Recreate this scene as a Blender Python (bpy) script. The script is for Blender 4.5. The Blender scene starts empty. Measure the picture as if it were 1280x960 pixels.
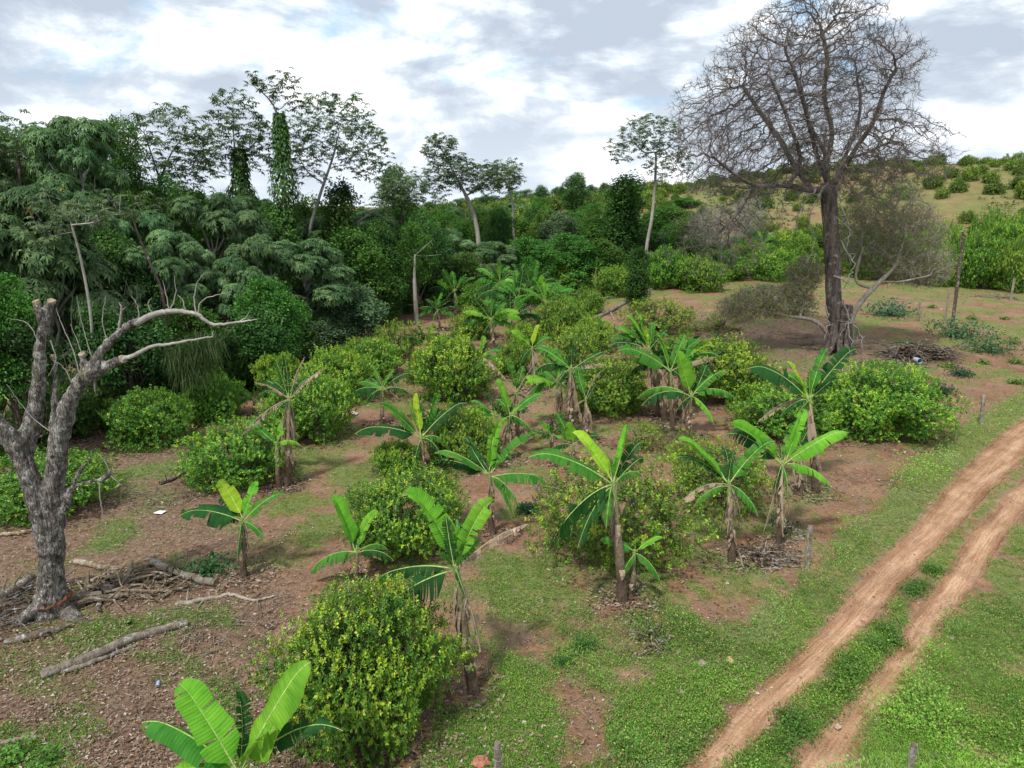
import bpy, math, random
import numpy as np
from mathutils import Vector, noise as mnoise
random.seed(7); rng = np.random.default_rng(7)
scene = bpy.context.scene
COL = scene.collection
F = 887.0; PITCH = math.radians(14.2); CZ = 9.0
cP, sP = math.cos(PITCH), math.sin(PITCH)
R = math.radians

# ------------------------------------------------------------------ terrain
AZ = np.array([-90, -40, -15, 0, 8, 15, 22, 27, 33, 40, 90.])
HH = np.array([3.0, 3.0, 3.5, 6.5, 9.5, 14, 17.0, 18.3, 17.6, 16, 10])
def sstep(a, b, x):
    t = np.clip((x - a) / (b - a), 0, 1); return t * t * (3 - 2 * t)
def _hash(ix, iy, iz, s):
    h = (ix * 374761393 + iy * 668265263 + iz * 2147483647 + s * 974711) & 0xffffffff
    h = ((h ^ (h >> 13)) * 1274126177) & 0xffffffff
    return ((h ^ (h >> 16)) & 0xffff) / 65535.0
def vnoise(x, y, z=0.0, s=0):
    x, y, z = np.broadcast_arrays(np.asarray(x, float), np.asarray(y, float), np.asarray(z, float))
    ix, iy, iz = [np.floor(a).astype(np.int64) for a in (x, y, z)]
    fx, fy, fz = x - ix, y - iy, z - iz
    fx, fy, fz = [f * f * (3 - 2 * f) for f in (fx, fy, fz)]
    r = 0
    for dx in (0, 1):
        for dy in (0, 1):
            for dz in (0, 1):
                w = (fx if dx else 1 - fx) * (fy if dy else 1 - fy) * (fz if dz else 1 - fz)
                r = r + w * _hash(ix + dx, iy + dy, iz + dz, s)
    return r * 2 - 1
def fbm(x, y, z=0.0, s=0, o=4):
    r = 0; a = 1.0; t = 0
    for i in range(o):
        r = r + a * vnoise(np.asarray(x) * 2 ** i, np.asarray(y) * 2 ** i, np.asarray(z) * 2 ** i, s + i); t += a; a *= .55
    return r / t
def terrain(x, y):
    x = np.asarray(x, float); y = np.asarray(y, float)
    d = np.hypot(x, y)
    az = np.degrees(np.arctan2(x, np.maximum(y, 1e-3)))
    h = np.interp(az, AZ, HH) * sstep(80, 195, d)
    h = h - 8 * sstep(230, 520, d)
    h = h + .9 * vnoise(x / 28, y / 28, 0, 3) * sstep(45, 100, d)
    h = h + .14 * fbm(x / 3.1, y / 3.1, 0, 5, 3) * sstep(4, 12, d)
    return h
def ray(u, v):
    a = (u - 640) / F; b = -(v - 480) / F
    return np.array([a, cP + sP * b, -sP + cP * b])
def P(u, v, d):
    return np.array([0, 0, CZ]) + ray(u, v) * d
def PY(u, v, Y):
    r = ray(u, v); return np.array([0, 0, CZ]) + r * (Y / r[1])
def G(u, v):
    r = ray(u, v); d = 3.0
    while d < 400:
        p = np.array([0, 0, CZ]) + r * d
        if p[2] <= terrain(p[0], p[1]): break
        d *= 1.004
    p[2] = float(terrain(p[0], p[1])); return p
def topix(x, y, z):
    dz = z - CZ
    fz = y * cP - dz * sP; up = y * sP + dz * cP
    fz = np.maximum(fz, .1)
    return 640 + F * x / fz, 480 - F * up / fz

# ------------------------------------------------------------------ mesh building
class MB:
    def __init__(s): s.V = []; s.C = []; s.T = []; s.Fa = []; s.M = []; s.n = 0
    def add(s, V, Fc, col=(.3, .3, .3), mat=0, tuv=None):
        V = np.asarray(V, np.float32).reshape(-1, 3); n = len(V)
        c = np.asarray(col, np.float32)
        if c.ndim == 1: c = np.tile(c, (n, 1))
        s.V.append(V); s.C.append(c)
        s.T.append(np.zeros((n, 3), np.float32) if tuv is None else np.asarray(tuv, np.float32))
        Fc = np.asarray(Fc, np.int32) + s.n
        s.Fa.append(Fc); s.M.append(np.full(len(Fc), mat, np.int32)); s.n += n
    def arrays(s): return np.concatenate(s.V), np.concatenate(s.C)
    def mesh(s, name, mats, smooth=False):
        me = bpy.data.meshes.new(name)
        V = np.concatenate(s.V); C = np.concatenate(s.C); T = np.concatenate(s.T)
        me.vertices.add(len(V)); me.vertices.foreach_set('co', V.ravel())
        tot = np.concatenate([np.full(len(f), f.shape[1], np.int32) for f in s.Fa])
        li = np.concatenate([f.ravel() for f in s.Fa])
        st = np.concatenate([[0], np.cumsum(tot)[:-1]]).astype(np.int32)
        me.loops.add(len(li)); me.loops.foreach_set('vertex_index', li)
        me.polygons.add(len(tot)); me.polygons.foreach_set('loop_start', st); me.polygons.foreach_set('loop_total', tot)
        me.polygons.foreach_set('material_index', np.concatenate(s.M))
        me.polygons.foreach_set('use_smooth', np.full(len(tot), smooth))
        a = me.attributes.new('Col', 'FLOAT_COLOR', 'POINT')
        a.data.foreach_set('color', np.concatenate([C, np.ones((len(C), 1), np.float32)], 1).ravel())
        if np.any(T): 
            b = me.attributes.new('tuv', 'FLOAT_VECTOR', 'POINT'); b.data.foreach_set('vector', T.ravel())
        for m in (mats if isinstance(mats, (list, tuple)) else [mats]): me.materials.append(m)
        me.update(calc_edges=True); me.validate()
        return me
def nrm(a): 
    a = np.asarray(a, float); return a / np.maximum(np.linalg.norm(a, axis=-1, keepdims=True), 1e-9)
def tube(mb, pts, rad, k=6, col=(.3, .3, .3), mat=0, wob=0, cap=True, capcol=None):
    pts = np.asarray(pts, float); rad = np.asarray(rad, float) * np.ones(len(pts)); n = len(pts)
    t = nrm(np.gradient(pts, axis=0)); m = np.abs(t.mean(0)); ref = np.zeros(3); ref[np.argmin(m)] = 1
    u = nrm(np.cross(t, ref)); w = np.cross(t, u)
    a = np.arange(k) * 2 * math.pi / k
    r = rad[:, None] * np.ones((1, k))
    if wob: r = r * (1 + wob * rng.uniform(-1, 1, (n, k)))
    V = pts[:, None] + r[..., None] * (np.cos(a)[None, :, None] * u[:, None] + np.sin(a)[None, :, None] * w[:, None])
    V = V.reshape(-1, 3)
    i = np.arange(n - 1)[:, None] * k; j = np.arange(k)[None]
    q = np.stack([i + j, i + (j + 1) % k, i + k + (j + 1) % k, i + k + j], -1).reshape(-1, 4)
    c = np.asarray(col, float)
    if c.ndim == 2: c = np.repeat(c, k, 0)
    mb.add(V, q, c, mat)
    if cap and rad[-1] > .01:
        cc = capcol if capcol is not None else (c if c.ndim == 1 else c[-1])
        mb.add(np.concatenate([V[-k:], pts[-1:]]), [[j, (j + 1) % k, k] for j in range(k)], cc, mat)
def smooth_path(pts, rad, n=6, jit=0):
    """Catmull-Rom through the points"""
    pts = np.asarray(pts, float); rad = np.asarray(rad, float)
    A = np.concatenate([[2 * pts[0] - pts[1]], pts, [2 * pts[-1] - pts[-2]]]); o = []; r = []
    for i in range(len(pts) - 1):
        p0, p1, p2, p3 = A[i:i + 4]
        for t in np.arange(n) / n:
            o.append(.5 * (2 * p1 + (p2 - p0) * t + (2 * p0 - 5 * p1 + 4 * p2 - p3) * t * t + (3 * p1 - p0 - 3 * p2 + p3) * t ** 3))
            r.append(rad[i] * (1 - t) + rad[i + 1] * t)
    o.append(pts[-1]); r.append(rad[-1]); o = np.array(o); r = np.array(r)
    if jit: o[1:-1] += rng.normal(0, jit, (len(o) - 2, 3))
    return o, r
def leaves(mb, pos, d, nr, L, W, col, mat=0, fold=.15, droop=.1):
    """one folded kite-shaped blade per row"""
    pos = np.asarray(pos, float); N = len(pos)
    d = nrm(d); s = nrm(np.cross(d, nr)); n2 = np.cross(s, d)
    L = (np.ones(N) * L)[:, None]; W = (np.ones(N) * W)[:, None]
    a = pos; b = pos + d * L * .45 + s * W * .5 + n2 * W * fold
    c = pos + d * L - np.array([0, 0, 1.]) * L * droop; e = pos + d * L * .45 - s * W * .5 + n2 * W * fold
    V = np.stack([a, b, c, e], 1).reshape(-1, 3)
    q = np.arange(N * 4).reshape(-1, 4)
    mb.add(V, q, np.repeat(np.asarray(col, float), 4, 0), mat)
def rdir(n, zb=0.0):
    v = rng.normal(0, 1, (n, 3)); v = nrm(v); v[:, 2] += zb; return nrm(v)

# ------------------------------------------------------------------ materials
def newmat(name):
    m = bpy.data.materials.new(name); m.use_nodes = True; nt = m.node_tree; nt.nodes.clear()
    o = nt.nodes.new('ShaderNodeOutputMaterial'); return m, nt, o
class NT:
    def __init__(s, nt): s.nt = nt
    def n(s, typ, ins={}, **kw):
        x = s.nt.nodes.new('ShaderNode' + typ)
        for k, v in kw.items(): setattr(x, k, v)
        for k, v in ins.items():
            if isinstance(v, bpy.types.NodeSocket): s.nt.links.new(v, x.inputs[k])
            else: x.inputs[k].default_value = v
        return x
    def ramp(s, fac, stops):
        r = s.n('ValToRGB', {'Fac': fac}); e = r.color_ramp.elements
        while len(e) > 1: e.remove(e[0])
        e[0].position = stops[0][0]; e[0].color = (*stops[0][1], 1)
        for p, c in stops[1:]:
            k = e.new(p); k.color = (*c, 1)
        return r.outputs[0]
    def mix(s, fac, a, b, blend='MIX'):
        x = s.n('Mix', data_type='RGBA', blend_type=blend)
        for i, v in ((0, fac), (6, a), (7, b)):
            if isinstance(v, bpy.types.NodeSocket): s.nt.links.new(v, x.inputs[i])
            else: x.inputs[i].default_value = v if i == 0 else (*v, 1) if len(v) == 3 else v
        return x.outputs[2]
    def math(s, op, a, b=0.0, c=0.0):
        x = s.n('Math', operation=op)
        for i, v in enumerate((a, b, c)):
            if isinstance(v, bpy.types.NodeSocket): s.nt.links.new(v, x.inputs[i])
            else: x.inputs[i].default_value = v
        return x.outputs[0]
def leafmat(name, trans=.3, rough=.5, spec=.3, var=.25, pleat=False, tint=(1.25, 1.2, .5)):
    m, nt, o = newmat(name); N = NT(nt)
    c = N.n('Attribute', attribute_name='Col').outputs['Color']
    oi = N.n('ObjectInfo')
    v = N.math('MULTIPLY_ADD', oi.outputs['Random'], var, 1 - var / 2)
    hsv = N.n('HueSaturation', {'Color': c, 'Value': v, 'Hue': N.math('MULTIPLY_ADD', oi.outputs['Random'], .02, .49)}).outputs[0]
    pr = N.n('BsdfPrincipled', {'Base Color': hsv, 'Roughness': rough, 'Specular IOR Level': spec})
    if pleat:
        t = N.n('Attribute', attribute_name='tuv').outputs['Vector']
        sx = N.n('SeparateXYZ', {0: t})
        w = N.math('SINE', N.math('MULTIPLY', sx.outputs[0], 130.0))
        nz = N.n('TexNoise', {'Vector': t, 'Scale': 14.0, 'Detail': 3.0}).outputs[0]
        b = N.n('Bump', {'Strength': .22, 'Distance': .012, 'Height': N.math('ADD', w, N.math('MULTIPLY', nz, 3.0))})
        nt.links.new(b.outputs[0], pr.inputs['Normal'])
        # lighter and darker lateral bands of the blade
        st = N.n('TexNoise', {'Vector': N.n('CombineXYZ', {0: N.math('MULTIPLY', sx.outputs[0], 9.0), 1: N.math('MULTIPLY', sx.outputs[1], .6), 2: sx.outputs[2]}).outputs[0], 'Scale': 1.5, 'Detail': 3.0}).outputs[0]
        hsv = N.mix(1.0, hsv, N.ramp(st, [(.3, (.72, .78, .78)), (.5, (1, 1, 1)), (.75, (1.25, 1.2, 1.1))]), 'MULTIPLY')
        nt.links.new(hsv, pr.inputs['Base Color'])
    tr = N.n('BsdfTranslucent', {'Color': N.mix(1.0, hsv, tint, 'MULTIPLY')})
    ms = N.n('MixShader', {0: trans, 1: pr.outputs[0], 2: tr.outputs[0]})
    nt.links.new(ms.outputs[0], o.inputs[0]); return m
def barkmat(name, a, b, lichen=0.0, scale=6.0, lic=(.5, .49, .44), useattr=False, moss=0.0, bump=.6, stretch=.25, furrow=0.0):
    m, nt, o = newmat(name); N = NT(nt)
    tc = N.n('TexCoord').outputs['Object']
    mp = N.n('Mapping', {0: tc, 'Scale': (1, 1, stretch)}).outputs[0]
    n1 = N.n('TexNoise', {'Vector': mp, 'Scale': scale, 'Detail': 8.0, 'Roughness': .7}).outputs[0]
    c = N.ramp(n1, [(.32, a), (.68, b)])
    if useattr: c = N.mix(1.0, c, N.n('Attribute', attribute_name='Col').outputs['Color'], 'MULTIPLY')
    if lichen:
        n2 = N.n('TexNoise', {'Vector': tc, 'Scale': scale * .8, 'Detail': 6.0, 'Roughness': .65}).outputs[0]
        n4 = N.n('TexNoise', {'Vector': tc, 'Scale': scale * 3.5, 'Detail': 5.0, 'Roughness': .7}).outputs[0]
        c = N.mix(N.math('MULTIPLY', N.ramp(n2, [(.58 - lichen * .2, (0, 0, 0)), (.72 - lichen * .2, (1, 1, 1))]), N.ramp(n4, [(.38, (0, 0, 0)), (.56, (1, 1, 1))])), c, lic)
    if moss:
        n3 = N.n('TexNoise', {'Vector': tc, 'Scale': 2.1, 'Detail': 6.0, 'Roughness': .7}).outputs[0]
        c = N.mix(N.ramp(n3, [(.55, (0, 0, 0)), (.66, (moss, moss, moss))]), c, (.10, .10, .035))
    dm = N.n('MixRGB', {0: .12, 1: mp, 2: N.n('TexNoise', {'Vector': mp, 'Scale': scale, 'Detail': 3.0}).outputs[1]}).outputs[0]
    v = N.n('TexVoronoi', {'Vector': dm, 'Scale': scale * 2.5}, feature='DISTANCE_TO_EDGE').outputs[0]
    if furrow: c = N.mix(furrow, c, N.ramp(v, [(0, (.12, .10, .09)), (.10, (1, 1, 1))]), 'MULTIPLY')
    h = N.math('ADD', N.math('MULTIPLY', n1, 1.5), v)
    b = N.n('Bump', {'Strength': bump, 'Distance': .05, 'Height': h})
    pr = N.n('BsdfPrincipled', {'Base Color': c, 'Roughness': .9, 'Specular IOR Level': .15, 'Normal': b.outputs[0]})
    nt.links.new(pr.outputs[0], o.inputs[0]); return m
def plainmat(name, rough=.85, spec=.2, bump=0):
    m, nt, o = newmat(name); N = NT(nt)
    c = N.n('Attribute', attribute_name='Col').outputs['Color']
    tc = N.n('TexCoord').outputs['Object']
    nz = N.n('TexNoise', {'Vector': tc, 'Scale': 18.0, 'Detail': 6.0}).outputs[0]
    c = N.mix(1.0, c, N.ramp(nz, [(.3, (.6, .6, .6)), (.7, (1.3, 1.3, 1.3))]), 'MULTIPLY')
    pr = N.n('BsdfPrincipled', {'Base Color': c, 'Roughness': rough, 'Specular IOR Level': spec})
    if bump:
        b = N.n('Bump', {'Strength': bump, 'Distance': .02, 'Height': nz}); nt.links.new(b.outputs[0], pr.inputs['Normal'])
    nt.links.new(pr.outputs[0], o.inputs[0]); return m
M_CIT = leafmat('citrus_leaf', .25, .42, .35, .22)
M_FOR = leafmat('forest_leaf', .28, .55, .14, .4, tint=(1.25, 1.3, .55))
M_BAN = leafmat('banana_leaf', .34, .6, .07, .15, pleat=True)
M_DRY = leafmat('dry_leaf', .15, .8, .1, .2, tint=(1, .9, .7))
M_WEED = leafmat('weed_leaf', .3, .55, .2, 0)
M_STEM = plainmat('banana_stem', .7, .25, .5)
M_DEAD = barkmat('dead_bark', (.036, .03, .025), (.27, .245, .215), .5, 8.0, (.48, .465, .44), moss=.8, bump=1.0, stretch=.2, furrow=.9)
M_BARE = barkmat('bare_bark', (.042, .034, .03), (.19, .158, .14), .2, 3.0, (.34, .31, .28), furrow=.6)
M_PALE = barkmat('pale_bark', (.19, .175, .15), (.38, .36, .32), .1, 3.0)
M_BRN = barkmat('brown_bark', (.045, .034, .026), (.13, .10, .075), .1, 4.0)
M_SCR = barkmat('scrub_bark', (.14, .12, .095), (.32, .28, .235), .1, 4.0)
M_WOOD = barkmat('weathered_wood', (.10, .085, .068), (.34, .31, .27), .25, 6.0, (.5, .49, .46), useattr=True, bump=.8)
M_PLAIN = plainmat('plain_rough', .8, .2, .4)

# ------------------------------------------------------------------ object helpers
def tag(o, label=None, cat=None, group=None, kind=None):
    for k, v in (('label', label), ('category', cat), ('group', group), ('kind', kind)):
        if v: o[k] = v
    return o
def mobj(name, me, parent=None):
    o = bpy.data.objects.new(name, me); COL.objects.link(o); o.parent = parent; return o
def empty(name, loc, label, cat, group=None):
    o = bpy.data.objects.new(name, None); COL.objects.link(o); o.location = [float(a) for a in loc]; o.empty_display_size = .3
    return tag(o, label, cat, group)
def copy_tree(o, parent=None):
    c = o.copy(); COL.objects.link(c)
    for k in ('label', 'category', 'group'):
        if k in c: del c[k]
    c.parent = parent
    for ch in KIDS.get(o.name, []): copy_tree(ch, c)
    return c
KIDS = {}
def kid(parent, name, me):
    o = mobj(name, me, parent); KIDS.setdefault(parent.name, []).append(o); return o

# ------------------------------------------------------------------ ground masks (photo polygons laid on the real ground)
def inpoly(u, v, poly):
    poly = np.array(poly, float); ins = np.zeros(u.shape, bool); j = len(poly) - 1
    for i in range(len(poly)):
        xi, yi = poly[i]; xj, yj = poly[j]
        c = ((yi > v) != (yj > v)) & (u < (xj - xi) * (v - yi) / (yj - yi + 1e-9) + xi); ins ^= c; j = i
    return ins
RL = [(850, 962), (894, 911), (950, 859), (1002, 812), (1040, 772), (1089, 711), (1145, 656), (1188, 602), (1250, 543), (1282, 522)]
RLr = [(925, 962), (980, 896), (1032, 844), (1085, 784), (1130, 735), (1175, 686), (1216, 645), (1258, 600), (1282, 577)]
RR = [(980, 962), (1010, 922), (1062, 870), (1100, 825), (1137, 764), (1175, 718), (1212, 666), (1261, 613), (1284, 590)]
RRr = [(1070, 962), (1089, 904), (1137, 855), (1160, 817), (1194, 769), (1231, 716), (1265, 664), (1284, 638)]
def edge_world(pl):
    w = np.array([G(*p)[:2] for p in pl]); d0 = nrm(w[0] - w[3]); d1 = nrm(w[-1] - w[-4])
    w = np.concatenate([[w[0] + d0 * 14], [w[0] + d0 * 6], w, [w[-1] + d1 * 12], [w[-1] + d1 * 30], [w[-1] + d1 * 60]])
    return w[np.argsort(w[:, 1])]
EL, ELr, ER, ERr = [edge_world(p) for p in (RL, RLr, RR, RRr)]
EL[:, 0] += .04; ELr[:, 0] -= .10; ER[:, 0] += .12; ERr[:, 0] -= .05
def xa(E, y): return np.interp(y, E[:, 1], E[:, 0])
PATCH = [  # polygon, density, height(0 creeping .. 1 tall)
 ([(540, 745), (600, 700), (630, 640), (700, 625), (740, 660), (690, 700), (740, 735), (830, 740), (900, 800), (880, 870), (860, 1000), (530, 1000), (555, 900), (625, 880), (600, 800)], .54, .25),
 ([(730, 780), (840, 760), (900, 800), (860, 870), (760, 900), (690, 850)], .72, .5),
 ([(560, 890), (640, 870), (700, 880), (700, 1000), (530, 1000)], .9, .1),
 ([(365, 565), (480, 545), (490, 600), (440, 660), (400, 690), (330, 650), (370, 600)], .5, .1),
 ([(225, 825), (310, 800), (340, 830), (330, 870), (270, 890)], .7, .15),
 ([(600, 525), (700, 520), (710, 600), (600, 600)], .3, .1),
 ([(845, 640), (975, 625), (975, 680), (880, 700), (840, 690)], .5, .15),
 ([(1000, 600), (1120, 590), (1080, 650), (1020, 660)], .45, .2),
 ([(860, 700), (1000, 710), (960, 780), (860, 800)], .4, .2),
 ([(1060, 398), (1300, 385), (1300, 425), (1180, 448), (1060, 415)], .45, .25),
 ([(1100, 358), (1300, 350), (1300, 388), (1080, 380)], .55, .1),
 ([(800, 360), (890, 365), (880, 380), (800, 372)], .5, .1),
 ([(150, 570), (250, 560), (260, 590), (150, 600)], .35, .1),
 ([(85, 650), (230, 655), (230, 690), (100, 690)], .4, .2),
 ([(0, 900), (80, 910), (140, 1000), (0, 1000)], .55, .3),
 ([(190, 690), (290, 690), (270, 720), (200, 720)], .55, .2),
 ([(1090, 450), (1220, 455), (1230, 490), (1100, 500)], .3, .3),
]
VERGE = [(700, 1000), (770, 885), (850, 850), (910, 800), (985, 745), (1020, 712), (1050, 675), (1100, 620), (1160, 555), (1200, 530), (1250, 500), (1330, 480), (1330, 500), (1282, 524), (1188, 602), (1145, 656), (1089, 711), (1040, 772), (1002, 812), (950, 859), (894, 911), (845, 1000)]
def inroad(x, y, pad=0.0):
    return ((x > xa(EL, y) - pad) & (x < xa(ELr, y) + pad)) | ((x > xa(ER, y) - pad) & (x < xa(ERr, y) + pad))
def veg(x, y):
    """density, tallness on the ground"""
    x = np.asarray(x, float); y = np.asarray(y, float)
    wx = x + .45 * fbm(x * 1.3, y * 1.3, 0, 11, 3); wy = y + .45 * fbm(x * 1.3, y * 1.3, 9, 12, 3)
    u, v = topix(wx, wy, 0.0)
    D = np.full(x.shape, .13); T = np.full(x.shape, .1); D = D + .24 * sstep(0, .5, vnoise(x / 3.3, y / 3.3, 2, 77))
    far = sstep(50, 75, y); az_ = np.degrees(np.arctan2(x, y)); D = np.maximum(D, far * np.where((az_ > 12) & (y > 85), .72, .6))
    for poly, d, t in PATCH:
        m = inpoly(u, v, poly) & (y < 95); D = np.where(m, np.maximum(D, d), D); T = np.where(m & (d >= D), t, T)
    m = inpoly(u, v, VERGE); D = np.where(m, 1.05, D); T = np.where(m, .55 + .7 * sstep(-.1, .4, fbm(x * .55, y * .55, 3, 91, 2)), T)
    m = (wx > xa(ERr, wy) + .02) & (y < 48) ; D = np.where(m, .84, D); T = np.where(m, .4 + .5 * sstep(-.1, .3, fbm(x * .6, y * .6, 8, 92, 2)), T)
    m = (wx > xa(ELr, wy)) & (wx < xa(ER, wy)); D = np.where(m, .80, D); T = np.where(m, .5, T)
    patch = fbm(x * .9, y * .9, 0, 21, 4) * 1.25
    lim = (D - .5) * 1.15
    cov = sstep(-.38, .32, patch + lim); cov = np.where(y > 80, np.clip(D * .85 + .75 * fbm(x / 8, y / 8, 0, 23, 4), 0, 1), cov)
    cov = np.where(D < .2, cov * .55, cov)
    cov = np.where(inroad(x, y, -.06 + 0 * x) , 0, cov)
    return cov, T

# ------------------------------------------------------------------ ground
def build_ground():
    nr, nc = 780, 470
    rr = 5 * np.exp(np.linspace(0, math.log(3500 / 5), nr))
    aa = np.radians(np.linspace(-82, 82, nc))
    rg, ag = np.meshgrid(rr, aa, indexing='ij')
    x = rg * np.sin(ag); y = rg * np.cos(ag) - 12
    z = terrain(x, y)
    cov, T = veg(x, y)
    near = sstep(90, 60, y)
    road = inroad(x, y, .03).astype(float) * (y < 120)
    z = z - .05 * inroad(x, y, 0) * near
    z = z + .035 * fbm(x * 2.2, y * 2.2, 0, 31, 3) * near * (1 - road)
    # debris-dark litter on the left, pale trodden soil in the alleys
    u, v = topix(x, y, 0.0)
    litter = sstep(.1, -.35, (u - 330) / 300 + (600 - v) / 600) * (v > 540)
    under = inpoly(u, v, [(870, 390), (1000, 400), (1130, 430), (1180, 470), (1080, 480), (900, 440), (860, 410)]).astype(float)
    litter = np.maximum(litter, under); litter = np.maximum(litter, sstep(-60, 30, v - np.interp(u, [0, 140, 300, 480, 640], [620, 555, 490, 400, 350]) - 0) * 0)
    forest = (v < np.interp(u, [-200, 0, 140, 300, 430, 520, 640, 800], [640, 585, 545, 470, 425, 392, 352, 345])) * (u < 820) * sstep(130, 90, y)
    litter = np.maximum(litter, forest)
    litter = np.clip(litter + .15 * fbm(x * .7, y * .7, 0, 41, 3), 0, 1)
    mb = MB()
    i = np.arange(nr - 1)[:, None] * nc; j = np.arange(nc - 1)[None]
    q = np.stack([i + j, i + nc + j, i + nc + j + 1, i + j + 1], -1).reshape(-1, 4)[:, ::-1]
    mb.add(np.stack([x, y, z], -1).reshape(-1, 3), q, np.stack([cov, road, litter], -1).reshape(-1, 3))
    m, nt, o = newmat('soil'); N = NT(nt)
    at = N.n('SeparateColor', {0: N.n('Attribute', attribute_name='Col').outputs['Color']})
    pos = N.n('NewGeometry').outputs['Position']
    n1 = N.n('TexNoise', {'Vector': pos, 'Scale': .45, 'Detail': 8.0, 'Roughness': .65}).outputs[0]
    n2 = N.n('TexNoise', {'Vector': pos, 'Scale': 7.0, 'Detail': 9.0, 'Roughness': .75}).outputs[0]
    n3 = N.n('TexNoise', {'Vector': pos, 'Scale': 30.0, 'Detail': 4.0, 'Roughness': .7}).outputs[0]
    lit_c = N.ramp(n3, [(.3, (.09, .062, .045)), (.5, (.21, .16, .125)), (.7, (.38, .32, .26))])
    soil = N.ramp(n1, [(.3, (.165, .082, .044)), (.5, (.235, .13, .076)), (.7, (.31, .195, .122))])
    soil = N.mix(1.0, soil, N.ramp(n2, [(.28, (.42, .40, .38)), (.5, (1, 1, 1)), (.72, (1.5, 1.5, 1.5))]), 'MULTIPLY')
    soil = N.mix(N.ramp(N.n('TexNoise', {'Vector': pos, 'Scale': 1.6, 'Detail': 7.0, 'Roughness': .7}).outputs[0], [(.44, (0, 0, 0)), (.66, (.6, .6, .6))]), soil, lit_c)
    lit = N.ramp(n2, [(.3, (.07, .044, .030)), (.5, (.175, .118, .080)), (.68, (.31, .235, .17)), (.8, (.46, .39, .31))])
    c = N.mix(N.math('MULTIPLY', at.outputs[2], .85), soil, lit)
    vo = N.n('TexVoronoi', {'Vector': pos, 'Scale': 11.0, 'Randomness': 1.0})
    chip = N.math('MULTIPLY', N.math('LESS_THAN', vo.outputs['Distance'], .22), N.math('GREATER_THAN', n3, .52))
    c = N.mix(N.math('MULTIPLY', chip, .6), c, (.36, .29, .23))
    gr = N.ramp(n2, [(.3, (.05, .11, .02)), (.55, (.11, .23, .04)), (.75, (.18, .29, .06))])
    gm = N.math('MULTIPLY', N.math('MULTIPLY', at.outputs[0], .75), N.ramp(n3, [(.3, (.35, .35, .35)), (.55, (.9, .9, .9))]))
    c = N.mix(gm, c, gr)
    c = N.mix(N.math('MULTIPLY', at.outputs[1], .8), c, N.ramp(n2, [(.3, (.29, .165, .10)), (.7, (.42, .265, .17))]))
    h = N.math('ADD', N.math('MULTIPLY', n2, 1.0), N.math('MULTIPLY', n3, .6))
    b = N.n('Bump', {'Strength': .8, 'Distance': .07, 'Height': h})
    pr = N.n('BsdfPrincipled', {'Base Color': c, 'Roughness': .95, 'Specular IOR Level': .1, 'Normal': b.outputs[0]})
    nt.links.new(pr.outputs[0], o.inputs[0])
    g = mobj('ground', mb.mesh('ground', m, True)); tag(g, kind='structure')
    # the two worn wheel tracks
    mb = MB(); ys = np.concatenate([np.arange(2, 45, .11), np.arange(45, 90, .4)])
    def rut(A, B, s):
        n = 15; a = xa(A, ys) + .12 * fbm(ys * 2.0, s, 0, 51, 5) ; b_ = xa(B, ys) + .12 * fbm(ys * 2.0, s + 5, 0, 52, 5)
        t = np.linspace(0, 1, n)
        X = a[:, None] * (1 - t) + b_[:, None] * t; Y = ys[:, None] + 0 * t
        edge = np.minimum(t, 1 - t)[None]
        Z = terrain(X, Y) - .05 + .03 * (1 - sstep(0, .25, edge)) + .02 * fbm(X * 3, Y * 1.2, 0, 53, 3) * sstep(0, .2, edge) + .012
        i = np.arange(len(ys) - 1)[:, None] * n; j = np.arange(n - 1)[None]
        q = np.stack([i + j, i + j + 1, i + n + j + 1, i + n + j], -1).reshape(-1, 4)
        e = np.broadcast_to(sstep(0, .35, edge), X.shape); TU = np.stack([np.broadcast_to(t[None] * 1.4 + s, X.shape), np.broadcast_to(np.cumsum(np.gradient(ys) * 1.35)[:, None], X.shape), 0 * X], -1)
        mb.add(np.stack([X, Y, Z], -1).reshape(-1, 3), q, np.stack([e, e, e], -1).reshape(-1, 3), 0, TU.reshape(-1, 3))
    rut(EL, ELr, 0); rut(ER, ERr, 9)
    m, nt, o = newmat('track_dirt'); N = NT(nt)
    e = N.n('SeparateColor', {0: N.n('Attribute', attribute_name='Col').outputs['Color']}).outputs[0]
    pos = N.n('NewGeometry').outputs['Position']
    ang = math.atan2(EL[8][0] - EL[3][0], EL[8][1] - EL[3][1])
    mp = N.n('Mapping', {0: N.n('Attribute', attribute_name='tuv').outputs['Vector'], 'Scale': (1, .14, 1)}).outputs[0]
    ns = N.n('TexNoise', {'Vector': mp, 'Scale': 3.2, 'Detail': 6.0, 'Roughness': .6}).outputs[0]
    n2 = N.n('TexNoise', {'Vector': pos, 'Scale': 22.0, 'Detail': 6.0, 'Roughness': .75}).outputs[0]
    n1 = N.n('TexNoise', {'Vector': pos, 'Scale': .9, 'Detail': 5.0}).outputs[0]
    c = N.ramp(ns, [(.3, (.27, .15, .088)), (.5, (.37, .23, .142)), (.68, (.47, .32, .215))])
    c = N.mix(1.0, c, N.ramp(n2, [(.25, (.55, .52, .5)), (.5, (1, 1, 1)), (.75, (1.35, 1.35, 1.35))]), 'MULTIPLY')
    c = N.mix(1.0, c, N.ramp(N.n('TexNoise', {'Vector': mp, 'Scale': 13.0, 'Detail': 4.0, 'Roughness': .7}).outputs[0], [(.35, (.78, .76, .74)), (.6, (1.1, 1.1, 1.1))]), 'MULTIPLY')
    c = N.mix(1.0, c, N.ramp(n1, [(.35, (.78, .74, .7)), (.6, (1.08, 1.08, 1.08))]), 'MULTIPLY')
    c = N.mix(e, N.mix(1.0, c, (.66, .6, .56), 'MULTIPLY'), c)
    vo = N.n('TexVoronoi', {'Vector': pos, 'Scale': 16.0})
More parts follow.
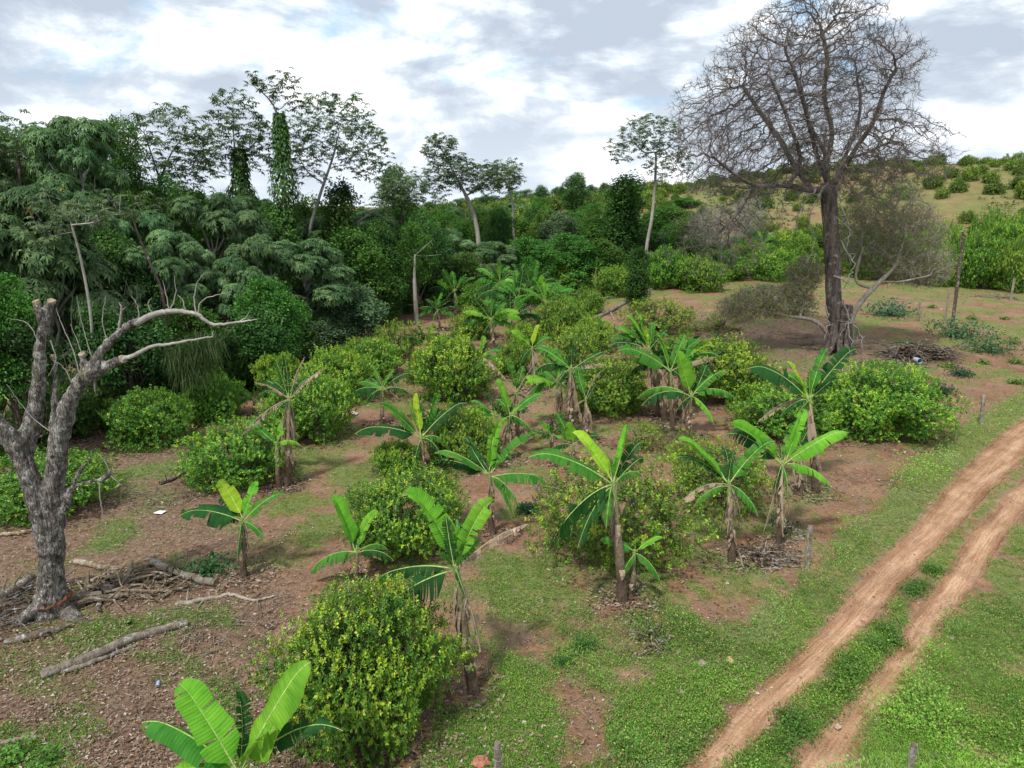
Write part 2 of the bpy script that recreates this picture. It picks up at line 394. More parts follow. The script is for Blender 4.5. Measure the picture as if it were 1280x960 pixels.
    chip = N.math('MULTIPLY', N.math('LESS_THAN', vo.outputs['Distance'], .2), N.math('GREATER_THAN', N.n('TexNoise', {'Vector': pos, 'Scale': 2.5, 'Detail': 3.0}).outputs[0], .56))
    c = N.mix(N.math('MULTIPLY', chip, .7), c, (.5, .42, .34))
    b = N.n('Bump', {'Strength': .6, 'Distance': .03, 'Height': N.math('ADD', n2, N.math('MULTIPLY', ns, 1.5))})
    pr = N.n('BsdfPrincipled', {'Base Color': c, 'Roughness': .95, 'Specular IOR Level': .1, 'Normal': b.outputs[0]})
    nt.links.new(pr.outputs[0], o.inputs[0])
    tag(mobj('dirt_track', mb.mesh('dirt_track', m, True)), kind='structure')
build_ground()

# ------------------------------------------------------------------ weeds, grass and litter (stuff)
def sample_view(n, y0, y1, ulo=-60, uhi=1340, p=1.0):
    """ground points, denser near the viewer"""
    yy = 1 / rng.uniform(1 / y1 ** p, 1 / y0 ** p, n) ** (1 / p)
    xx = rng.uniform(ulo - 640, uhi - 640, n) / F * (yy * cP + CZ * sP)
    return xx, yy
def build_weeds():
    mb = MB()
    # clumps
    x, y = sample_view(105000, 6.5, 95, p=1.3)
    cov, T = veg(x, y)
    k = (rng.random(len(x)) < cov * .97) & ~inroad(x, y, -.05)
    x, y, T = x[k], y[k], T[k]
    inmid = (x > xa(ELr, y)) & (x < xa(ER, y))
    sz = (.5 + .8 * np.clip(fbm(x * .8, y * .8, 0, 61, 3) + .4, 0, 1)) * (.45 + .9 * T) * (.7 + .6 * rng.random(len(x)))
    sz = np.where(inmid, sz * 1.0, sz)
    tone = 1.3 * fbm(x * .6, y * .6, 0, 62, 3) ; tone2 = fbm(x * .25, y * .25, 5, 63, 2)
    z = terrain(x, y)
    K = 12; n = len(x)
    ds = np.clip(1 + (y - 18) / 28, 1, 3.2)
    a = rng.uniform(0, 6.283, (n, K)); el = rng.uniform(.15, 1.3, (n, K))
    d = np.stack([np.cos(a) * np.cos(el), np.sin(a) * np.cos(el), np.sin(el)], -1)
    rad = rng.uniform(0, 1, (n, K)) ** .6
    off = np.stack([np.cos(a) * rad, np.sin(a) * rad, np.zeros_like(a)], -1) * (.17 * sz * ds)[:, None, None]
    off[..., 2] = rng.uniform(0, 1, (n, K)) * (.22 * sz * (.25 + T) * np.where(T > .85, 1.6, 1.0))[:, None]
    base = np.stack([x, y, z], -1)[:, None] + off
    L = (.040 * ds * (.6 + .5 * sz))[:, None] * rng.uniform(.6, 1.3, (n, K))
    grassy = (fbm(x * .5, y * .5, 0, 66, 2) > .15) & (T > .4) & (x > xa(ERr, y))
    W = L * np.where(grassy, .2, .5)[:, None]; L = L * np.where(grassy, 1.7, 1.0)[:, None]
    dark = np.array([.085, .20, .035]); mid = np.array([.20, .39, .055]); lt = np.array([.36, .50, .11]); grey = np.array([.27, .37, .18])
    t = np.clip(.5 + .8 * tone, 0, 1)[:, None]
    c = dark * (1 - t) + mid * t
    c = np.where(((tone2 > .2) & (T > .5))[:, None], c * .5 + grey * .5, c)
    c = c[:, None] * (1 + 0 * a[..., None])
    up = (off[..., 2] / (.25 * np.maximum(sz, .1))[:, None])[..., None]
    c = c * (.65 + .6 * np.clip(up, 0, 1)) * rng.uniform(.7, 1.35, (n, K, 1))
    m = rng.random((n, K, 1)) < .16
    c = np.where(m, lt * rng.uniform(.7, 1.1, (n, K, 1)), c); c = np.where(rng.random((n, K, 1)) < .06, np.array([.38, .32, .17]), c)
    nr = rdir(n * K, 1.0)
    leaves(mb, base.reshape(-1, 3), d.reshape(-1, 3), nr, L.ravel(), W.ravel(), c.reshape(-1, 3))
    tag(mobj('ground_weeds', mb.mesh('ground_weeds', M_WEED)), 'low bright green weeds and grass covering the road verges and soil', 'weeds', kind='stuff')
    # creeping leaves of the darker vine on the far right and tiny ground leaves
    mb = MB()
    x, y = sample_view(150000, 6.5, 55, p=1.6)
    cov, T = veg(x, y); k = (rng.random(len(x)) < cov) & ~inroad(x, y, 0.05); x, y = x[k], y[k]; n = len(x)
    ds = np.clip(1 + (y - 18) / 28, 1, 3)
    d = rdir(n, .5); c = np.array([.13, .30, .045]) * rng.uniform(.55, 1.5, (n, 1)) * (1 + .3 * fbm(x, y, 0, 71, 2))[:, None]
    leaves(mb, np.stack([x, y, terrain(x, y) + rng.uniform(.005, .05, n)], -1), d, rdir(n, 1.2), .045 * ds, .026 * ds, c)
    tag(mobj('creeping_grass', mb.mesh('creeping_grass', M_WEED)), 'short creeping green grass in patches on the bare soil', 'grass', kind='stuff')
    # dry leaf litter
    mb = MB()
    x, y = sample_view(230000, 6.5, 75, p=1.25)
    u, v = topix(x, y, 0.0)
    heavy = sstep(.15, -.35, (u - 330) / 300 + (600 - v) / 600)
    heavy = np.maximum(heavy, inpoly(u, v, [(870, 390), (1000, 400), (1130, 430), (1200, 480), (1080, 500), (900, 440), (860, 410)]))
    cl = sstep(-.1, .35, fbm(x * .7, y * .7, 0, 81, 3))
    k = (rng.random(len(x)) < .12 + .5 * heavy + .25 * cl) & ~inroad(x, y, 0.0) & (x < xa(EL, y) + .3); x, y = x[k], y[k]; n = len(x)
    ds = np.clip(1 + (y - 18) / 25, 1, 3)
    pal = np.array([[.30, .22, .16], [.20, .13, .09], [.40, .33, .26], [.12, .08, .055], [.26, .16, .10], [.5, .45, .38]])
    c = pal[rng.choice(6, n, p=[.25, .25, .14, .2, .12, .04])] * rng.uniform(.7, 1.2, (n, 1))
    tw = rng.random(n) < .25
    L = np.where(tw, rng.uniform(.08, .3, n), rng.uniform(.03, .1, n)) * ds; W = np.where(tw, .010, L * .5) * np.where(tw, ds, 1)
    d = rdir(n); d[:, 2] *= .18
    leaves(mb, np.stack([x, y, terrain(x, y) + rng.uniform(.01, .045, n)], -1), d, rdir(n, 2.5), L, W, c, fold=.2, droop=0)
    tag(mobj('leaf_litter', mb.mesh('leaf_litter', M_DRY)), 'brown dry leaves and small twigs strewn over the soil', 'leaf litter', kind='stuff')
build_weeds()
def gravel():
    mb = MB(); n = 5200; x, y = sample_view(60000, 6.5, 50, ulo=600, p=1.3)
    ed = np.minimum.reduce([np.abs(x - xa(E, y)) for E in (EL, ELr, ER, ERr)]); mid = (x > xa(ELr, y)) & (x < xa(ER, y)) & (y < 14)
    k = (x > xa(EL, y) - .3) & (x < xa(ERr, y) + .2) & (rng.random(len(x)) < np.exp(-ed / .12) * .35 + .03 + .25 * mid) & (fbm(x * .8, y * .5, 0, 95, 2) > -.25)
    x, y = x[k][:n], y[k][:n]; n = len(x); r_ = .008 + .028 * rng.random(n) ** 4
    o = np.array([[1, 0, 0], [0, 1, 0], [-1, 0, 0], [0, -1, 0], [0, 0, .7], [0, 0, -.5]])
    V = np.stack([x, y, terrain(x, y) - .02], -1)[:, None] + o[None] * r_[:, None, None] * rng.uniform(.6, 1.3, (n, 6, 1))
    f = np.array([[0, 1, 4], [1, 2, 4], [2, 3, 4], [3, 0, 4], [1, 0, 5], [2, 1, 5], [3, 2, 5], [0, 3, 5]])[None] + (np.arange(n) * 6)[:, None, None]
    pal = np.array([[.45, .33, .23], [.30, .19, .12], [.58, .5, .42], [.2, .14, .11]])
    mb.add(V.reshape(-1, 3), f.reshape(-1, 3), np.repeat(pal[rng.choice(4, n)] * rng.uniform(.7, 1.2, (n, 1)), 6, 0))
    tag(mobj('gravel', mb.mesh('gravel', M_DRY)), 'small loose stones and crumbs of earth along the wheel tracks', 'gravel', kind='stuff')
gravel()

# ------------------------------------------------------------------ citrus bushes
def citrus_mesh(seed, nspr, leafL, young=.3, sparse=0.0, flat=1.0, yellow=0.0, kk=7, dim=1.0):
    """unit bush: radius 1, height 1 (before scaling); leaf size in those units"""
    mb = MB(); d = rdir(int(nspr * 1.8)); d = d[d[:, 2] > -.72][:nspr]; n = len(d)
    Rn = 1 + .46 * fbm(d[:, 0] * 1.5 + seed, d[:, 1] * 1.5, d[:, 2] * 1.5, seed, 2) + .26 * vnoise(d[:, 0] * 4.5, d[:, 1] * 4.5 + seed, d[:, 2] * 4.5, seed + 3)
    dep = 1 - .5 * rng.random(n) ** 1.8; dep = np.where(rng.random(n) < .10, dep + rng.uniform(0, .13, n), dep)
    rh = (1 - np.abs(d[:, 2]) ** 2.1) ** .48 / np.maximum(np.sqrt(1 - d[:, 2] ** 2), .05); rh = np.where(d[:, 2] < 0, rh * (1 + .30 * d[:, 2]), rh)
    p = d * (Rn * dep)[:, None]; p[:, :2] *= rh[:, None]
    p[:, 2] = p[:, 2] * .56 + .42
    p[:, 2] = np.clip(p[:, 2], .02, 2)
    q_ = np.percentile(np.hypot(p[:, 0], p[:, 1]), 96); p[:, :2] /= q_; p[:, 2] /= np.percentile(p[:, 2], 98.5)
    if sparse:
        k = vnoise(p[:, 0] * 4, p[:, 1] * 4, p[:, 2] * 4, seed + 8) > sparse - .6
        p, d, dep = p[k], d[k], dep[k]; n = len(p)
    ax = nrm(d * .8 + np.array([0, 0, .55]) + rng.normal(0, .35, (n, 3)))
    u = nrm(np.cross(ax, rng.normal(0, 1, (n, 3)))); w = np.cross(ax, u)
    ang = np.arange(kk) * 2.4 + rng.uniform(0, 6, (n, 1)); tt = np.linspace(0, 1, kk)[None]
    rad = np.cos(ang)[..., None] * u[:, None] + np.sin(ang)[..., None] * w[:, None]
    base = p[:, None] + ax[:, None] * (tt * leafL * 1.4)[..., None]
    dirn = nrm(rad * .9 + ax[:, None] * (.3 + .5 * tt[..., None]) + rng.normal(0, .2, (n, kk, 3)))
    yn = (vnoise(p[:, 0] * 3.2, p[:, 1] * 3.2, p[:, 2] * 3.2, seed + 5) * .5 + .5)
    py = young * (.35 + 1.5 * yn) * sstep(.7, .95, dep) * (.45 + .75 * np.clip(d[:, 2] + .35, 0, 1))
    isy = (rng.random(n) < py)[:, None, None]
    g = np.array([.048, .15, .02]); g2 = np.array([.15, .32, .032]); yy = np.array([.38, .50, .045]); y2 = np.array([.23, .41, .04])
    q = rng.random((n, 1, 1)); c = g * (1 - q) + g2 * q
    q = rng.random((n, 1, 1)); cy = yy * (1 - q) + y2 * q
    c = np.where(isy, cy, c); c = c * (1 - yellow) + np.array([.30, .29, .05]) * yellow
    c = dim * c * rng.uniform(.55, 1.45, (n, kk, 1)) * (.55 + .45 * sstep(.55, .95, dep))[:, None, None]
    L = leafL * rng.uniform(.7, 1.2, (n, kk))
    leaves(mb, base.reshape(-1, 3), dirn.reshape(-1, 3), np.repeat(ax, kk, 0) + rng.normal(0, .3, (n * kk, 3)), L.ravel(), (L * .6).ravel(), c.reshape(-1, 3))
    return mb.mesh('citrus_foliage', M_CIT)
def citrus_stem(seed):
    mb = MB()
    for i in range(9):
        a = rng.uniform(0, 6.28); r = rng.uniform(.3, .75)
        e = np.array([math.cos(a) * r, math.sin(a) * r, rng.uniform(.45, .85)])
        pts, rd = smooth_path([[0, 0, -.03], [e[0] * .15, e[1] * .15, .12], e * .55 + [0, 0, .05], e], [.045, .035, .02, .006], 4, .01)
        tube(mb, pts, rd, 5, (.16, .13, .10))
        for j in range(4):
            s = pts[rng.integers(5, len(pts) - 1)]; tube(mb, [s, s + rdir(1, .4)[0] * .25], [.008, .002], 4, (.16, .13, .10))
    return mb.mesh('citrus_stem', M_BRN)
CP = {}
def cproto(key, *a, **k):
    fo = citrus_mesh(*a, **k); CP[key] = (fo, citrus_stem(a[0]))
cproto('near1', 1, 7200, .034, .38); cproto('near2', 2, 5600, .038, .28, sparse=.12); cproto('near3', 3, 4600, .043, .46, sparse=.05)
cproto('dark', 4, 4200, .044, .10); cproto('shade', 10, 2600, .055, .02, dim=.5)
cproto('sparse', 5, 3300, .040, .40, sparse=.42, yellow=.12); cproto('brown', 6, 2000, .038, .2, sparse=.5, yellow=.35)
cproto('far1', 7, 620, .11, .3, kk=6, yellow=.18, dim=.85); cproto('far2', 8, 560, .12, .2, kk=6, yellow=.22, dim=.8); cproto('far3', 9, 520, .13, .12, kk=6, yellow=.2, dim=.65)  # distant leaf colours dulled to stand in for aerial haze
def bush(u, vb, w, vt, key, label, group=None, name='citrus_bush', cat='citrus bush'):
    g = G(u, vb); rp = w / 2.0 * 1.05
    d = g[1] * cP - (g[2] - CZ) * sP; r = rp / F * d
    cy = g[1] + .5 * r; r = rp / F * (d + .5 * r); x = (u - 640) / F * (cy * cP - (g[2] - CZ) * sP)
    z0 = float(terrain(x, cy)); top = PY(u, vt, cy + .15 * r); h = np.clip(top[2] - z0, .8 * r, 2.5 * r)
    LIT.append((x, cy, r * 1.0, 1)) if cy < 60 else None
    fo, st = CP[key]
    e = empty(name, (x, cy, z0), label, cat, group)
    e.scale = (r * .97, r * .97, h * .97); e.rotation_euler[2] = random.uniform(0, 6.28)
    mobj('foliage', fo, e); mobj('stem', st, e)
    return e
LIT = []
BUSHES = [
 (462, 942, 212, 736, 'near1', 'large rounded citrus bush with yellow tipped leaves, nearest the viewer'),
 (510, 700, 150, 592, 'near2', 'dense citrus bush behind the banana plant with the long dry leaf'),
 (567, 505, 100, 422, 'near3', 'tall bright citrus bush topmost of the central row left of the fibrous banana clump'),
 (577, 585, 95, 510, 'near1', 'citrus bush just below the tall bright one in the central row'),
 (770, 712, 190, 575, 'sparse', 'airy citrus bush with scattered yellow leaves behind the tallest foreground banana'),
 (300, 612, 125, 532, 'near2', 'round citrus bush beside the half withered banana plant'),
 (190, 562, 100, 490, 'dark', 'green citrus bush on a short stem in front of the dark forest edge'),
 (266, 530, 76, 472, 'dark', 'small dark citrus bush beneath the hanging long grass at the forest edge'),
 (385, 556, 110, 470, 'near2', 'leafy citrus bush right of the half withered banana plant'),
 (348, 500, 60, 445, 'near3', 'yellowish citrus bush behind the withered banana leaves'),
 (420, 505, 90, 437, 'near3', 'citrus bush in the left row behind the small fan shaped banana'),
 (462, 472, 84, 424, 'near1', 'yellow green citrus bush beside the dark bare ground of the left row'),
 (500, 452, 62, 402, 'sparse', 'thin citrus bush at the far end of the left row'),
 (60, 650, 150, 578, 'dark', 'low citrus bush behind the cut dead tree'),
 (1098, 552, 145, 456, 'near1', 'dense round citrus bush standing free near the track, glowing yellow on top'),
 (985, 552, 130, 480, 'near2', 'citrus bush partly hidden behind the two stemmed right hand bananas'),
 (905, 508, 110, 428, 'near3', 'citrus bush right of the crowded banana stand'),
 (760, 518, 112, 452, 'near1', 'round citrus bush on the right of the fibrous banana clump'),
 (718, 470, 84, 408, 'sparse', 'yellow speckled citrus bush behind the fibrous banana clump'),
 (706, 425, 70, 374, 'near2', 'mid green citrus bush beside the fallen logs'),
 (696, 366, 56, 328, 'near1', 'small domed citrus bush at the edge of the trees, left of the lone far banana'),
 (822, 420, 92, 375, 'sparse', 'pale yellow citrus bush between the fallen logs and the bare mound'),
 (768, 372, 54, 334, 'near2', 'small citrus bush right of the lone far banana'),
 (895, 640, 130, 552, 'sparse', 'low yellow flecked citrus bush behind the right hand banana pair'),
 (802, 565, 70, 532, 'brown', 'nearly leafless little citrus bush above the tallest foreground banana'),
 (592, 425, 54, 385, 'near3', 'small citrus bush in front of the far banana thicket'),
 (570, 445, 40, 420, 'brown', 'small faded citrus bush behind the tall bright one'),
 (500, 595, 60, 552, 'near3', 'small citrus bush hugging the foot of the banana with a rolled yellow leaf'),
 (600, 395, 50, 355, 'dark', 'small dark citrus bush left of the far banana thicket'),
 (488, 500, 50, 478, 'brown', 'faded little bush beside the fan shaped banana'),
 (862, 572, 60, 545, 'brown', 'scrubby low bush left of the right hand bananas'),
 (930, 470, 60, 430, 'brown', 'faded shrub right of the crowded banana stand'),
 (500, 392, 50, 362, 'dark', 'dark shrub beside the slim dead trunk'),
]
BUSHES += [(640, 470, 46, 428, 'near2', 'small citrus bush between the two ragged central bananas'), (740, 440, 60, 398, 'near3', 'yellow green citrus bush below the long pale fallen trunk'), (850, 470, 60, 420, 'near2', 'citrus bush tucked behind the crowded banana stand'),
 (655, 440, 40, 405, 'near3', 'small citrus bush beneath the far banana thicket'), (735, 395, 44, 362, 'near2', 'low citrus bush touching the darker fallen trunk'), (530, 480, 44, 450, 'near2', 'little citrus bush left of the tall bright one'), (900, 415, 50, 388, 'brown', 'dry scrubby bush on the bare mound'), (790, 455, 40, 428, 'brown', 'thin scrub beside the far stem of the banana stand')]
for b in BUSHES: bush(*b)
for i, (u, vb, w, vt, k) in enumerate([(830, 362, 60, 312, 'dark'), (872, 366, 62, 322, 'near2'), (905, 352, 60, 318, 'dark'), (935, 345, 55, 305, 'near2'), (850, 345, 60, 308, 'near2'),
        (965, 352, 60, 310, 'near2'), (1000, 345, 50, 300, 'dark'), (985, 330, 60, 290, 'near3'), (1085, 350, 70, 290, 'dark'), (1120, 352, 60, 295, 'near2'), (790, 350, 50, 315, 'dark')]):
    bush(u, vb, w, vt, k, 'leafy green shrub of the thicket between the slim white trunk and the great bare tree', 'shrubs behind the clearing', 'shrub', 'shrub')

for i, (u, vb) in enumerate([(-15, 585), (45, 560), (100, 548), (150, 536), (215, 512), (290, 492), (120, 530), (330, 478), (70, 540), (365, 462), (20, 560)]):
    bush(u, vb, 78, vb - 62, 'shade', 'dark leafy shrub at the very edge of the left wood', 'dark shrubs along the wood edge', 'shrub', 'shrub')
# right background: orchard trees under the hill
for i, (u, vb, w, vt, k) in enumerate([(1163, 358, 52, 302, 'near2'), (1218, 362, 66, 294, 'dark'), (1272, 366, 58, 304, 'near2'), (1190, 347, 60, 288, 'sparse'), (1250, 345, 64, 276, 'near2'), (1300, 350, 60, 288, 'near2'), (1140, 345, 50, 292, 'near3'), (1110, 342, 44, 300, 'sparse'), (1232, 335, 50, 268, 'dark'), (1180, 332, 46, 280, 'near2'), (1285, 335, 50, 262, 'dark')]):
    bush(u, vb, w, vt, k, 'full green citrus tree in the row below the hill on the right', 'citrus trees below the hill', 'citrus_tree', 'citrus tree')
# rows over the hillsides
cnt = 0; th = R(28); c_, s_ = math.cos(th), math.sin(th)
hill = []
for i in range(-60, 60):
    for j in range(-60, 60):
        a = i * 7.0 + random.uniform(-1.7, 1.7); b = j * 4.4 + random.uniform(-1.5, 1.5)
        x = 70 + a * c_ - b * s_; y = 150 + a * s_ + b * c_
        d = math.hypot(x, y); az = math.degrees(math.atan2(x, y)) if y > 0 else 99
        if not (98 < d < 208 and -9 < az < 38): continue
        if az > 12 and random.random() < .10: continue
        if az < 12 and random.random() < .35: continue
        hill.append((x, y, az, d))
hill.sort(key=lambda t: t[3]); print('hill bushes', len(hill))
random.seed(11)
if len(hill) > 290: hill = random.sample(hill, 290)
for x, y, az, d in hill:
    right = az > 12
    lab, grp = (('round citrus bush in rows on the bare brown hill to the right', 'citrus bushes on the right hill') if right else ('yellow green citrus bush on the slope behind the forest edge', 'citrus bushes on the middle slope'))
    if not right and False: pass
    key = random.choice(['far1', 'far2', 'far3', 'far3']) if right else random.choice(['far2', 'far2', 'far3', 'far3', 'far3', 'far1'])
    e = empty('citrus_bush', (x, y, float(terrain(x, y)) - .1), lab, 'citrus bush', grp)
    r = random.uniform(.6, 1.8) if right else random.uniform(1.8, 2.8)
    e.scale = (r, r, r * random.uniform(1.1, 1.5)); e.rotation_euler[2] = random.uniform(0, 6.28)
    mobj('foliage', CP[key][0], e)

def hillside_scrub():
    mb = MB(); n = 9000; az = np.radians(rng.uniform(-9, 38, n)); d = rng.uniform(92, 212, n); x, y = d * np.sin(az), d * np.cos(az)
    k = fbm(x / 7, y / 7, 0, 97, 3) > -.12 - .3 * (np.degrees(az) < 12); x, y = x[k], y[k]; n = len(x); K = 16
    sz = rng.uniform(.25, .8, n) ** 1.3; p = rng.normal(0, .5, (n, K, 3)) * sz[:, None, None]; p[..., 2] = np.abs(p[..., 2]) * .8
    base = np.stack([x, y, terrain(x, y)], -1)[:, None] + p; t = rng.random((n, 1, 1))
    c = (np.array([.07, .13, .03]) * t + np.array([.19, .20, .07]) * (1 - t)) * rng.uniform(.6, 1.3, (n, K, 1)); c = np.where(rng.random((n, 1, 1)) < .12, np.array([.10, .15, .11]), c)
    leaves(mb, base.reshape(-1, 3), rdir(n * K, .2), rdir(n * K, .8), .26, .17, c.reshape(-1, 3))
    tag(mobj('hillside_scrub', mb.mesh('hillside_scrub', M_WEED)), 'low weedy scrub and creepers spread over the far hillsides', 'scrub', kind='stuff')
hillside_scrub()
# ------------------------------------------------------------------ branching by space colonisation
def colonise(nodes, parent, attr, step, dk, iters=200, gnarl=.25, di=1e9, up=0.0):
    P_ = np.zeros((60000, 3)); P_[:len(nodes)] = nodes; par = list(parent); n = len(nodes)
    A = np.array(attr); 
    D = np.linalg.norm(A[:, None] - P_[None, :n], axis=2); bi = D.argmin(1); bd = D.min(1)
    last = {}
    for it in range(iters):
        if len(A) == 0 or n > 55000: break
        act = bd < di
        if not act.any(): break
        v = nrm(A - P_[bi]); acc = np.zeros((n, 3)); cn = np.zeros(n)
        np.add.at(acc, bi[act], v[act]); np.add.at(cn, bi[act], 1)
        idx = np.nonzero(cn)[0]
        d = nrm(nrm(acc[idx]) + rng.normal(0, gnarl, (len(idx), 3)) + np.array([0, 0, up]))
        new = P_[idx] + d * step
        # drop stuck growth
        ok = np.array([last.get(int(i), 0) < 4 for i in idx]); 
        for i in idx: last[int(i)] = last.get(int(i), 0) + 1
        if not ok.any(): break
        idx, new = idx[ok], new[ok]; m = len(new)
        if n + m > 59000: break
        P_[n:n + m] = new; par += [int(i) for i in idx]
        D = np.linalg.norm(A[:, None] - new[None], axis=2); j = D.argmin(1); dj = D.min(1)
        b = dj < bd; bi[b] = j[b] + n; bd[b] = dj[b]; n += m
        k = bd > dk; A, bi, bd = A[k], bi[k], bd[k]
    return P_[:n].copy(), np.array(par)
def radii(par, n, tip, ex):
    w = np.zeros(n); ch = np.zeros(n, int)
    for i in range(n - 1, -1, -1):
        if w[i] == 0: w[i] = tip ** ex
        if par[i] >= 0: w[par[i]] += w[i]; ch[par[i]] += 1
    return w ** (1 / ex), ch
def skeleton_mesh(mb, pos, par, rad, col, kbig=9, rmin=0.0, rmax=9e9, wob=.05):
    n = len(pos); best = {}; kids = {}
    for i in range(n):
        p = par[i]
        if p >= 0: kids.setdefault(p, []).append(i)
    starts = [i for i in range(n) if par[i] < 0]; chains = []
    stack = [(None, s) for s in starts]
    while stack:
        pr, s = stack.pop(); ch = [s] if pr is None else [pr, s]; cur = s
        while cur in kids:
            ks = sorted(kids[cur], key=lambda i: -rad[i]); 
            for o in ks[1:]: stack.append((cur, o))
            ch.append(ks[0]); cur = ks[0]
        chains.append((pr is not None, ch))
    for isb, ch in chains:
        r = rad[ch].copy()
        if isb: r[0] = min(r[0], r[1] * 1.15)
        sel = (r >= rmin) & (r < rmax)
        if not sel.any(): continue
        a = np.nonzero(sel)[0]; lo, hi = a[0], a[-1] + 1
        if lo > 0: lo -= 1
        ids = ch[lo:hi + (1 if hi < len(ch) and rmin > 0 else 0)]
        if len(ids) < 2: continue
        rr = rad[ids].copy()
        if isb and lo == 0: rr[0] = min(rr[0], rr[1] * 1.15)
        k = kbig if rr.max() > .12 else 6 if rr.max() > .05 else 4 if rr.max() > .02 else 3
        tube(mb, pos[ids], rr, k, col, 0, wob if k > 6 else 0, cap=False)
def path_nodes(paths):
    """hand laid limbs: list of (start key or None, points) -> nodes, parent"""
    nodes = []; par = []; keys = {}
    for key, start, pts in paths:
        pts = np.array(pts); prev = -1
        if start is not None: prev = start if isinstance(start, int) else min(keys[start], key=lambda i: np.linalg.norm(nodes[i] - pts[0]))
        ids = []
        if prev < 0: nodes.append(pts[0]); par.append(-1); prev = 0; ids.append(0)
        cur = nodes[prev]
        sm, _ = smooth_path(np.concatenate([[cur], pts[1 if start is None else 0:]]) if start is not None else pts, np.ones(len(pts) + (1 if start is not None else 0)), 5)
        for p in sm[1:]:
            if np.linalg.norm(p - nodes[prev]) < .12: continue
            nodes.append(p); par.append(prev); prev = len(nodes) - 1; ids.append(prev)
        keys[key] = ids
    return np.array(nodes), par
def twiglets(mb, pos, dirs, n, L, r, col, up=.2):
    """fine end twigs"""
    idx = rng.integers(0, len(pos), n); p = pos[idx]; d = nrm(dirs[idx] * .8 + rng.normal(0, .6, (n, 3)) + np.array([0, 0, up]))
    l = L * rng.uniform(.4, 1.3, (n, 1)); mid = p + d * l * .5; d2 = nrm(d + rng.normal(0, .35, (n, 3))); e = mid + d2 * l * .5
    s = nrm(np.cross(d, rng.normal(0, 1, (n, 3)))) ; w = np.cross(d, s)
    tri = [s, -s * .5 + w * .87, -s * .5 - w * .87]
    V = np.concatenate([np.stack([p + t * r for t in tri], 1), np.stack([mid + t * r * .75 for t in tri], 1), e[:, None]], 1)
    o = (np.arange(n) * 7)[:, None, None]
    q = np.array([[0, 1, 4, 3], [1, 2, 5, 4], [2, 0, 3, 5]])[None] + o; t3 = np.array([[3, 4, 6], [4, 5, 6], [5, 3, 6]])[None] + o
    b = mb.n; mb.add(V.reshape(-1, 3), q.reshape(-1, 4), col)
    Fc = t3.reshape(-1, 3) + b; mb.Fa.append(Fc.astype(np.int32)); mb.M.append(np.zeros(len(Fc), np.int32))

